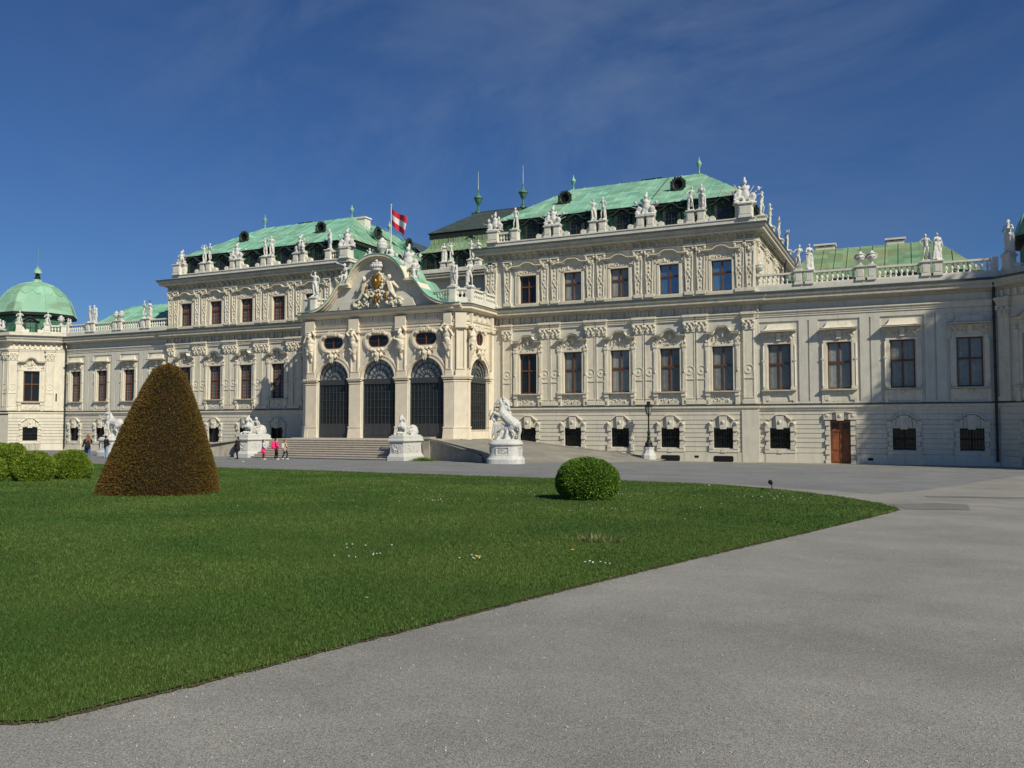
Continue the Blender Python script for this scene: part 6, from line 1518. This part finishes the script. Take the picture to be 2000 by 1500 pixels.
# ------------------------------------------------------------ people
def cm(name, col, rough=.85): return mat(name, col, rough, .15, 12)
skin = cm('skin', (.55,.33,.24), .6); black = cm('black_cloth', (.012,.012,.014)); denim = cm('blue_denim', (.07,.12,.25)); denim2 = cm('pale_denim', (.22,.30,.42)); brown = cm('brown_hair', (.16,.075,.035), .5)
dkhair = cm('dark_hair', (.02,.014,.01), .5); pink = cm('pink_cloth', (.85,.03,.16)); greyc = cm('grey_cloth', (.45,.46,.52)); beige = cm('beige_cloth', (.45,.34,.22)); navy = cm('navy_cloth', (.02,.025,.05)); white = cm('white_shoe', (.75,.75,.73)); fur = cm('fur_trim', (.14,.08,.055))
def person(x, w, turn, label, height, arms, legs, clothes, hip=0, lean=0):
    """clothes: list of (part, material, caps) modelled over the one-mesh body"""
    s = height/1.75; r = empty('person', at(x, w, gz(w)+.01), turn); tag(r, label, 'person', 'visitors on the drive'); r.scale = (s, s, s)
    bd = body(hip, arms, legs, lean)
    for sd, (e, h_) in zip((-1, 1), arms):       # five fingers per hand
        d = (Vector(h_)-Vector(e)).normalized(); sidev = d.cross(Vector((0,1,0))).normalized() if abs(d.y) < .9 else Vector((1,0,0)); base = Vector(h_)+d*.07
        for k, ln in enumerate((.06,.075,.08,.07)):
            p0 = base+sidev*(-.024+.016*k); p1 = p0+d*ln*.5+Vector((0,-.008,0)); p2 = p1+d*ln*.45+Vector((0,-.02,0))
            bd += [('c', tuple(p0), .009, tuple(p1), .008), ('c', tuple(p1), .008, tuple(p2), .007)]
        bd.append(('c', tuple(Vector(h_)+d*.02), .012, tuple(Vector(h_)+d*.06+sidev*.045*(-sd)), .009))
    o = bpy.data.objects.new('body', fuse('person_body', bd, .014, skin, 1)); COL.objects.link(o); o.parent = r
    for nm, m_, caps in clothes:
        q = bpy.data.objects.new(nm, fuse(nm, caps, .018, m_, 2)); COL.objects.link(q); q.parent = r
    return r
def sleeves(arms, cx=0, r=.068, to=1.0):
    o = [('c', (cx-.17,0,1.42), .075, (cx+.17,0,1.42), .075)]
    for sd, (e, h_) in zip((-1, 1), arms):
        hh = tuple(Vector(e)+(Vector(h_)-Vector(e))*to); o += [('c', (cx+sd*.19,0,1.42), r, e, r*.85), ('c', e, r*.85, hh, r*.72)]
    return o
def torso(cx=0, z0=.92, r=.16, hem=.19): return [('c', (0,0,z0), hem, (cx*.5,0,1.15), r*.93), ('c', (cx*.5,0,1.15), r*.93, (cx,0,1.33), r), ('e', (cx,-.01,1.34), (.20,.145,.15))]
def trousers(legs, hip=0, r=.10, flare=.07):
    o = [('e', (hip,0,.93), (.175,.14,.13))]
    for sd, (k, a) in zip((-1, 1), legs): o += [('c', (hip+sd*.09,0,.90), .108, k, .08), ('c', k, .08, (a[0],a[1],a[2]-.02), flare)]
    return o
def shoes(legs): return [c for sd, (k, a) in zip((-1, 1), legs) for c in (('c', (a[0],a[1]+.03,a[2]-.025), .052, (a[0]+sd*.02,a[1]-.16,a[2]-.04), .042),)]
def hair(hx=0, hy=0, long=0, bun=False):
    o = [('e', (hx,hy+.035,1.675), (.102,.105,.108)), ('e', (hx,hy+.06,1.61), (.085,.07,.09))]
    if long:
        for i in range(7): t = -.09+.03*i; o.append(('c', (hx+t,hy+.07,1.62), .045, (hx+t*1.5+.02,hy+.13,1.62-long), .035))
    if bun: o.append(('e', (hx,hy+.14,1.66), (.05,.05,.05)))
    return o
A1 = [((-.26,-.16,1.22),(-.22,-.40,1.34)), ((.24,-.04,1.14),(.22,-.22,1.02))]; L1 = [((-.08,-.02,.5),(-.06,.04,.08)), ((.12,-.05,.5),(.16,-.04,.08))]
person(-4.12, 26.6, -1.9, 'long-haired visitor in black jacket and blue jeans with a black shoulder bag', 1.49, A1, L1,
  [('jacket', black, torso(0,.98,.165,.18)+sleeves(A1)), ('trousers', denim, trousers(L1)), ('shoe', white, shoes(L1)), ('hair', brown, hair(0,0,.42)), ('bag', black, [('c', (.10,.24,1.22), .12, (.14,.27,.98), .16), ('c', (.02,.1,1.45), .025, (.12,.26,1.2), .03)])])
A2 = [((-.28,-.02,1.16),(-.12,-.22,1.08)), ((.27,-.02,1.16),(.20,-.2,1.04))]; L2 = [((-.10,-.02,.5),(-.11,.0,.08)), ((.11,-.02,.5),(.13,.02,.08))]
person(-11.2, 19.6, 3.0, 'visitor in black hooded jacket and pale jeans facing the horse statue', 1.45, A2, L2,
  [('jacket', black, torso(0,.92,.175,.19)+sleeves(A2, 0, .078)), ('trousers', denim2, trousers(L2, 0, .1, .085)), ('shoe', black, shoes(L2)), ('hair', dkhair, hair())])
A3 = [((-.27,0,1.18),(-.14,-.2,1.12)), ((.27,-.02,1.16),(.14,-.2,1.05))]; L3 = [((-.07,-.06,.5),(-.08,.02,.08)), ((.09,.0,.5),(.12,.05,.08))]
person(-3.43, 16.0, -1.0, 'visitor in long black coat with brown fur hood beside the left sphinx', 1.45, A3, L3,
  [('coat', black, torso(0,.80,.19,.24)+sleeves(A3, 0, .08)+[('c', (0,0,.82), .23, (0,0,1.1), .18)]), ('trousers', black, trousers(L3, 0, .09, .055)), ('shoe', black, shoes(L3)), ('hair', dkhair, hair()),
   ('hood', fur, [('c', (-.13,.05,1.46), .07, (.13,.05,1.46), .07), ('e', (0,.18,1.46), (.15,.13,.09))])])
A4 = [((-.26,-.04,1.15),(-.18,-.2,.98)), ((.26,-.03,1.15),(.2,-.18,1.0))]; L4 = [((-.09,-.10,.5),(-.10,-.06,.08)), ((.10,.03,.5),(.12,.12,.08))]
person(-1.33, 15.9, 2.1, 'child in grey top with a bright pink jacket tied round the waist', 1.27, A4, L4,
  [('top', greyc, torso(0,1.05,.16,.16)+sleeves(A4)), ('jacket', pink, [('c', (0,0,.74), .21, (0,0,1.05), .17), ('c', (-.1,-.1,.62), .1, (-.05,-.12,.95), .08)]), ('leggings', fur, trousers(L4, 0, .08, .05)), ('shoe', white, shoes(L4)), ('hair', dkhair, hair(0,0,.12))])
person(-.78, 15.35, 2.3, 'visitor carrying a bright pink backpack, middle of the group of three', 1.38, A4, L4,
  [('top', pink, torso(0,.86,.17,.18)+sleeves(A4)), ('trousers', black, trousers(L4, 0, .09, .06)), ('shoe', white, shoes(L4)), ('hair', dkhair, hair(0,0,.1)), ('backpack', pink, [('c', (0,.24,1.02), .15, (0,.22,1.34), .14)])])
L5 = [((-.09,-.16,.52),(-.10,-.10,.1)), ((.10,.06,.5),(.12,.26,.12))]
person(-.30, 15.05, 2.6, 'visitor in beige jacket with a grey backpack, right of the group', 1.31, A4, L5,
  [('jacket', beige, torso(0,.84,.175,.20)+sleeves(A4)), ('trousers', navy, trousers(L5, 0, .09, .06)), ('shoe', white, shoes(L5)), ('hair', brown, hair(0,0,0,True)), ('backpack', greyc, [('c', (0,.25,1.05), .13, (0,.22,1.30), .13)])])

# ------------------------------------------------------------ foliage
def leafmat(name, cols, trans=.25, patch=None, rough=.55):
    m = bpy.data.materials.new(name); m.use_nodes = True; t = m.node_tree; p = t.nodes['Principled BSDF']; l = t.links
    p.inputs['Roughness'].default_value = rough; p.inputs['Specular IOR Level'].default_value = .25
    g = t.nodes.new('ShaderNodeNewGeometry'); r = t.nodes.new('ShaderNodeValToRGB'); e = r.color_ramp.elements
    e[0].position = 0; e[0].color = (*cols[0], 1); e[1].position = 1; e[1].color = (*cols[-1], 1)
    for i, c in enumerate(cols[1:-1]): k = e.new((i+1)/(len(cols)-1)); k.color = (*c, 1)
    l.new(g.outputs['Random Per Island'], r.inputs[0]); out = r.outputs[0]
    if patch:
        n = t.nodes.new('ShaderNodeTexNoise'); n.inputs['Scale'].default_value = patch[1]; n.inputs['Detail'].default_value = 4; l.new(g.outputs['Position'], n.inputs['Vector'])
        rr_ = t.nodes.new('ShaderNodeValToRGB'); rr_.color_ramp.elements[0].position = .38; rr_.color_ramp.elements[1].position = .64; l.new(n.outputs[0], rr_.inputs[0])
        mx_ = t.nodes.new('ShaderNodeMix'); mx_.data_type = 'RGBA'; mx_.blend_type = 'MULTIPLY'; mx_.inputs[7].default_value = (*patch[0], 1)
        l.new(rr_.outputs[0], mx_.inputs[0]); l.new(out, mx_.inputs[6]); out = mx_.outputs[2]
    l.new(out, p.inputs['Base Color'])
    if trans:
        tr = t.nodes.new('ShaderNodeBsdfTranslucent'); l.new(out, tr.inputs['Color']); ms = t.nodes.new('ShaderNodeMixShader'); ms.inputs[0].default_value = trans
        l.new(p.outputs[0], ms.inputs[1]); l.new(tr.outputs[0], ms.inputs[2]); l.new(ms.outputs[0], t.nodes['Material Output'].inputs[0])
    return m
RNG = np.random.default_rng(11)
def leaves(name, pts, dirs, ln, wd, m, parent=None, jit=.6):
    """one 3-point or 4-point leaf per point; dirs = outward growth direction"""
    n = len(pts); d = dirs+RNG.normal(0, jit, (n, 3)); d /= np.linalg.norm(d, axis=1)[:, None]
    s = np.cross(d, RNG.normal(0, 1, (n, 3))); s /= np.linalg.norm(s, axis=1)[:, None]
    L_ = (ln*RNG.uniform(.6, 1.3, n))[:, None]; W_2 = (wd*RNG.uniform(.7, 1.2, n))[:, None]
    v = np.stack([pts, pts+d*L_*.5+s*W_2*.5, pts+d*L_, pts+d*L_*.5-s*W_2*.5], 1).reshape(-1, 3)
    me = bpy.data.meshes.new(name); me.vertices.add(4*n); me.vertices.foreach_set('co', v.astype(np.float32).ravel())
    me.loops.add(4*n); me.loops.foreach_set('vertex_index', np.arange(4*n, dtype=np.int32)); me.polygons.add(n)
    me.polygons.foreach_set('loop_start', np.arange(0, 4*n, 4, dtype=np.int32)); me.polygons.foreach_set('loop_total', np.full(n, 4, dtype=np.int32))
    me.update(); me.validate(); me.materials.append(m); o = bpy.data.objects.new(name, me); COL.objects.link(o)
    if parent: o.parent = parent
    return o
def noise3(p, f, seed):
    r_ = np.random.default_rng(seed); o = np.zeros(len(p))
    for k in range(7):
        q = r_.normal(0, 1, 3); q /= np.linalg.norm(q); o += np.sin(p@q*f*(1+.35*k)+r_.uniform(0, 6.28))
    return o/7
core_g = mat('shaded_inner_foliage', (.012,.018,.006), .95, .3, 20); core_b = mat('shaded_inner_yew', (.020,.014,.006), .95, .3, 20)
bark = mat('bark', (.06,.045,.03), .9, .3, 8)
# brown clipped cone
CPR = [(0.0,.965),(.02,1.0),(.10,.955),(.195,.905),(.30,.825),(.375,.765),(.51,.665),(.62,.57),(.734,.465),(.82,.39),(.875,.335),(.94,.245),(.98,.14),(1.0,.0)]
def topiary(x, w, h, R_, label, m, corem, n, prof, ln, wd, cat, name, amp, freq, jit, group=None, sx=1, seed=1):
    r = empty(name, at(x, w, gz(w))); tag(r, label, cat, group)
    z_ = np.array([p[0] for p in prof])*h; r_ = np.array([p[1] for p in prof])*R_
    seg = np.hypot(np.diff(z_), np.diff(r_)); area = seg*(r_[:-1]+r_[1:])/2; k = RNG.choice(len(seg), n, p=area/area.sum()); t = RNG.random(n)
    zz = z_[k]+(z_[k+1]-z_[k])*t; rr_ = r_[k]+(r_[k+1]-r_[k])*t; a = RNG.uniform(0, 2*math.pi, n)
    nz = -(r_[k+1]-r_[k])/seg[k]; nr = (z_[k+1]-z_[k])/seg[k]
    nrm = np.stack([np.cos(a)*nr, np.sin(a)*nr, nz], 1); p = np.stack([np.cos(a)*rr_, np.sin(a)*rr_, zz], 1)
    p += nrm*((noise3(p, freq, seed)*amp-RNG.uniform(0, 1, n)**2*.07-ln*.35)[:, None]); p[:, :2] *= (1+.05*noise3(p, 1.6, seed+3)*(1 if amp > .025 else .15))[:, None]; p[:, 2] = np.maximum(p[:, 2], .0)
    lean = .19/h if name == 'topiary_cone' else 0
    p[:, 0] += lean*.905*p[:, 2]; p[:, 1] += lean*.42*p[:, 2]
    leaves('foliage', p, nrm, ln, wd, m, r, jit)
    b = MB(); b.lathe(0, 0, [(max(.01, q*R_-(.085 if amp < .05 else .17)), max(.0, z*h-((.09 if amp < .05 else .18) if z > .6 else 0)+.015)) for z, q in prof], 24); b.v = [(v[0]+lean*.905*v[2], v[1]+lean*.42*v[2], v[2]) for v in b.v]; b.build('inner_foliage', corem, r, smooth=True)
    b = MB(); b.lathe(0, 0, [(.09,-.1),(.07,h*.5)], 8); b.build('stem', bark, r)
    return r
yew = leafmat('rusty_yew', [(.115,.072,.016),(.165,.088,.019),(.135,.095,.022),(.185,.085,.019),(.15,.105,.026)], .18, ((.80,.98,.85), .9))
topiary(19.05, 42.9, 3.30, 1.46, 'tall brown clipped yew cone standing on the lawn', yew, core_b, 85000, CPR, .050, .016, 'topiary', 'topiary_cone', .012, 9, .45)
box_ = leafmat('box_leaves', [(.035,.09,.010),(.08,.17,.018),(.13,.24,.024),(.20,.31,.04)], .3)
box2 = leafmat('young_box_leaves', [(.07,.12,.012),(.14,.22,.02),(.21,.30,.03),(.28,.36,.05)], .32)
BPR = [(0.0,.70),(.06,.80),(.2,.93),(.36,1.0),(.52,.99),(.68,.90),(.82,.72),(.92,.48),(.98,.22),(1.0,0.0)]
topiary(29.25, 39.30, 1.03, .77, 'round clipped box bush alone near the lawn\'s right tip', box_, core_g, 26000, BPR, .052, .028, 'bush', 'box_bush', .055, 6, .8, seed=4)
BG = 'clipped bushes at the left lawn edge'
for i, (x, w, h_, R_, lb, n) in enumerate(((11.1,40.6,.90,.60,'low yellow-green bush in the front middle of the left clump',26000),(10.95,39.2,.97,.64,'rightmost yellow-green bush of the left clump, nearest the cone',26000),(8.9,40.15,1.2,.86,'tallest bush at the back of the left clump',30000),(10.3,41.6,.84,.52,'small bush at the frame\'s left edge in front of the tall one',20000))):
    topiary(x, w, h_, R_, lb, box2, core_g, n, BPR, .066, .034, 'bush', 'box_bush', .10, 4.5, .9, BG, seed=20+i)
# tall trees outside the frame whose shade falls on the right wing
def tree(x, w, h_, R_, zc, n, seed, label):
    r = empty('shade_tree', at(x, w, gz(w))); tag(r, label, 'tree', 'tall trees beyond the right edge of the frame')
    b = MB(); q = random.Random(seed); b.lathe(0, 0, [(.55,-.2),(.40,.6),(.34,zc*.6),(.2,h_*.7),(.05,h_*.92)], 9); cl = []
    for i in range(26):
        a, z0 = q.uniform(0, 6.28), q.uniform(zc*.45, h_*.85); k = 1-abs((z0-zc)/(h_-zc*.4))**2; l = R_*max(.25, k)*q.uniform(.5, .95); e = (l*math.cos(a), l*math.sin(a), z0+l*.45)
        b.tube((0,0,z0), e, .11, .03, 5); cl.append(e)
    b.build('trunk', bark, r)
    pts = []; 
    for i in range(420):
        a = q.uniform(0, 6.28); z0 = q.uniform(zc*.35, h_); t = (z0-zc)/(h_-zc) if z0 > zc else (zc-z0)/(zc*.65)
        R1 = R_*math.sqrt(max(0, 1-t*t)); l = R1*q.uniform(.45, 1.0)**.6; cl.append((l*math.cos(a), l*math.sin(a), z0))
    P_ = []
    for c in cl: P_.append(np.array(c)+RNG.normal(0, .42, (n//len(cl), 3)))
    P_ = np.concatenate(P_); leaves('crown', P_, RNG.normal(0, 1, P_.shape), .34, .22, leafm, r, .3); return r
leafm = leafmat('tree_leaves', [(.03,.07,.012),(.05,.11,.02),(.08,.15,.03)], .3)
tree(59.0, 8.8, 27.5, 4.6, 14, 36000, 3, 'tall leafy tree in front of the right pavilion, just outside the frame')
tree(67.5, 11.5, 29, 5.0, 14, 20000, 5, 'second tall leafy tree farther right, outside the frame')

# ------------------------------------------------------------ grass
camx, camw = 36.357, 58.726
poly = np.array(LAWN)
def inside(px, pw):
    c = np.zeros(len(px), bool); n = len(poly); j = n-1
    for i in range(n):
        xi, wi = poly[i]; xj, wj = poly[j]
        hit = ((wi > pw) != (wj > pw)); 
        if wj != wi: c ^= hit & (px < (xj-xi)*(pw-wi)/(wj-wi)+xi)
        j = i
    return c
yaw = math.radians(25.126); fx, fw = -math.sin(yaw), -math.cos(yaw); rx, rw = math.cos(yaw), -math.sin(yaw)
def blades(name, d0, d1, count, seed):
    r_ = np.random.default_rng(seed); out = []; got = 0
    while got < count:
        n = 200000; d = d0*(d1/d0)**r_.random(n); a = r_.uniform(-.66, .66, n)      # fan in front of the viewer, thinning out with distance
        x = camx+d*(math.cos(0)*np.cos(a)*fx+np.sin(a)*rx); w = camw+d*(np.cos(a)*fw+np.sin(a)*rw)
        k = inside(x+r_.normal(0,.045,n), w+r_.normal(0,.045,n)); out.append(np.stack([x[k], w[k], d[k]], 1)); got += k.sum()
        if len(out) > 40: break
    p = np.concatenate(out)[:count]; n = len(p); D_ = p[:, 2]; h_ = .026+.00035*D_; wd = .0015*D_+.0005; z = np.clip(p[:, 1], 0, 70)*SLOPE+.012
    base = np.stack([p[:, 0], -p[:, 1], z], 1)
    mow = 1+.35*noise3(base, 1.3, 8)+.2*noise3(base, 6, 9)
    L_ = h_*r_.uniform(.45, 1.25, n)*mow; a = r_.uniform(0, 6.28, n); lean = r_.uniform(.05, .75, n); b_ = r_.uniform(0, 6.28, n)
    side = np.stack([np.cos(a), np.sin(a), np.zeros(n)], 1)*(wd*r_.uniform(.5, 1.1, n))[:, None]*.5
    tip = base+np.stack([np.cos(b_)*lean*L_, np.sin(b_)*lean*L_, L_*(1-.35*lean)], 1)
    return np.stack([base-side, base+side, tip], 1).reshape(-1, 3)
vs = blades('g', 3.8, 52, 520000, 1)
n = len(vs)//3; me = bpy.data.meshes.new('grass'); me.vertices.add(3*n); me.vertices.foreach_set('co', vs.astype(np.float32).ravel())
me.loops.add(3*n); me.loops.foreach_set('vertex_index', np.arange(3*n, dtype=np.int32)); me.polygons.add(n)
me.polygons.foreach_set('loop_start', np.arange(0, 3*n, 3, dtype=np.int32)); me.polygons.foreach_set('loop_total', np.full(n, 3, dtype=np.int32)); me.update(); me.validate()
gm = leafmat('grass_blades', [(.056,.108,.018),(.086,.158,.024),(.118,.196,.034),(.19,.25,.08)], .35, ((.50,.70,.62), .33), .6)
me.materials.append(gm); go = bpy.data.objects.new('grass', me); COL.objects.link(go); go['kind'] = 'stuff'
sheet('lawn', LAWN, M['turf'], .016)
# daisies, uncountable specks in loose drifts
dm_ = mat('daisy_petals', (.80,.80,.76), .7, .05); r_ = np.random.default_rng(21); pts = []
for (x, w, s_, k) in ((31.7,49.75,.09,7),(33.05,49.4,.09,8),(30.4,50.2,.22,7),(29.9,49.5,.2,5),(29.0,37.6,.8,18),(33.4,36.6,.5,22),(31,36,1.6,16),(25,41.5,2.5,14),(22,38,3,14),(15,44,3,12),(18,48.5,2.5,6),(31.2,42,1.2,14),(27.2,38.7,.4,8),(24,34,3,10),(26.3,41.8,.35,9)):
    q = r_.normal(0, s_, (k, 2))+np.array([x, w]); q = q[inside(q[:, 0], q[:, 1])]; pts += [tuple(v) for v in q]
b = MB()
for x, w in pts: z = gz(w)+.055; a = r_.uniform(.007, .012)*(1+.02*math.hypot(x-camx, w-camw)); b.lathe(x, w, [(a*.6,z-.004),(a,z+.003),(a*.4,z+.006)], 6)
b.build('daisies', dm_)['kind'] = 'stuff'
ym = mat('dandelion_yellow', (.85,.50,.02), .6, .1)
for x, w, lb in ((31.71,49.78,'yellow dandelion beside a patch of white daisies'),(32.47,48.67,'small yellow dandelion left of the dry grass tuft')):
    r = empty('dandelion', at(x, w, gz(w)+.01)); tag(r, lb, 'flower'); b = MB(); b.tube((0,0,0), (.01,0,.055), .003); b.build('stem', gm, r)
    b = MB()
    for k in range(12): a = k*math.pi/6; b.tube((.01,0,.055), (.01+.022*math.cos(a), .022*math.sin(a), .062), .005, .003, 4)
    b.build('blossom', ym, r)
def tuft(x, w, n, h_, m, label, spread=.14, seed=1):
    r_ = np.random.default_rng(seed); p = np.stack([r_.normal(0, spread, n), r_.normal(0, spread*.6, n), np.zeros(n)], 1); d = np.stack([p[:, 0]*3, p[:, 1]*3, np.full(n, .8)], 1)
    o = leaves('weed_tuft', p, d, h_, .012 if h_ < .2 else .03, m, None, .5); o.location = at(x, w, gz(w)); tag(o, label, 'weed')
dry = leafmat('dry_grass', [(.10,.12,.04),(.16,.19,.06),(.30,.28,.14),(.06,.12,.02)], .2)
tuft(32.31, 47.31, 240, .13, dry, 'spreading tuft of pale dry grass near the lawn\'s front edge', .17, 3)
tuft(7.9, 11.6, 700, .26, box_, 'green weeds growing at the foot of the ramp parapet beside the right sphinx', .28, 4)
tuft(-14.3, 13.6, 200, .2, box_, 'small green weed at the foot of the left ramp parapet', .12, 6)

# loose grit and pebbles along the path
r_ = np.random.default_rng(31); b = MB(); N_ = 4000
d = 4.0*(26/4.0)**r_.random(N_); a = r_.uniform(-.62, .62, N_); X_ = camx+d*(np.cos(a)*fx+np.sin(a)*rx); W_ = camw+d*(np.cos(a)*fw+np.sin(a)*rw)
ok = (W_ > 30) & ~inside(X_, W_)
for x, w, dd in list(zip(X_[ok], W_[ok], d[ok]))[:1100]:
    s_ = r_.uniform(.003, .007)*(1+.03*dd); b.ball((x, w, gz(w)+s_*.4), (s_, s_*r_.uniform(.6,1), s_*.6), 5, 3)
b.build('pebbles', mat('pale_pebble', (.36,.34,.30), .85, .5, 30))['kind'] = 'stuff'

# ------------------------------------------------------------ scale everything to metres
for o in list(bpy.data.objects):
    if o.parent is None and o.type in {'MESH', 'EMPTY'}:
        o.location = o.location*K; o.scale = [c*K for c in o.scale]
bpy.context.view_layer.update()
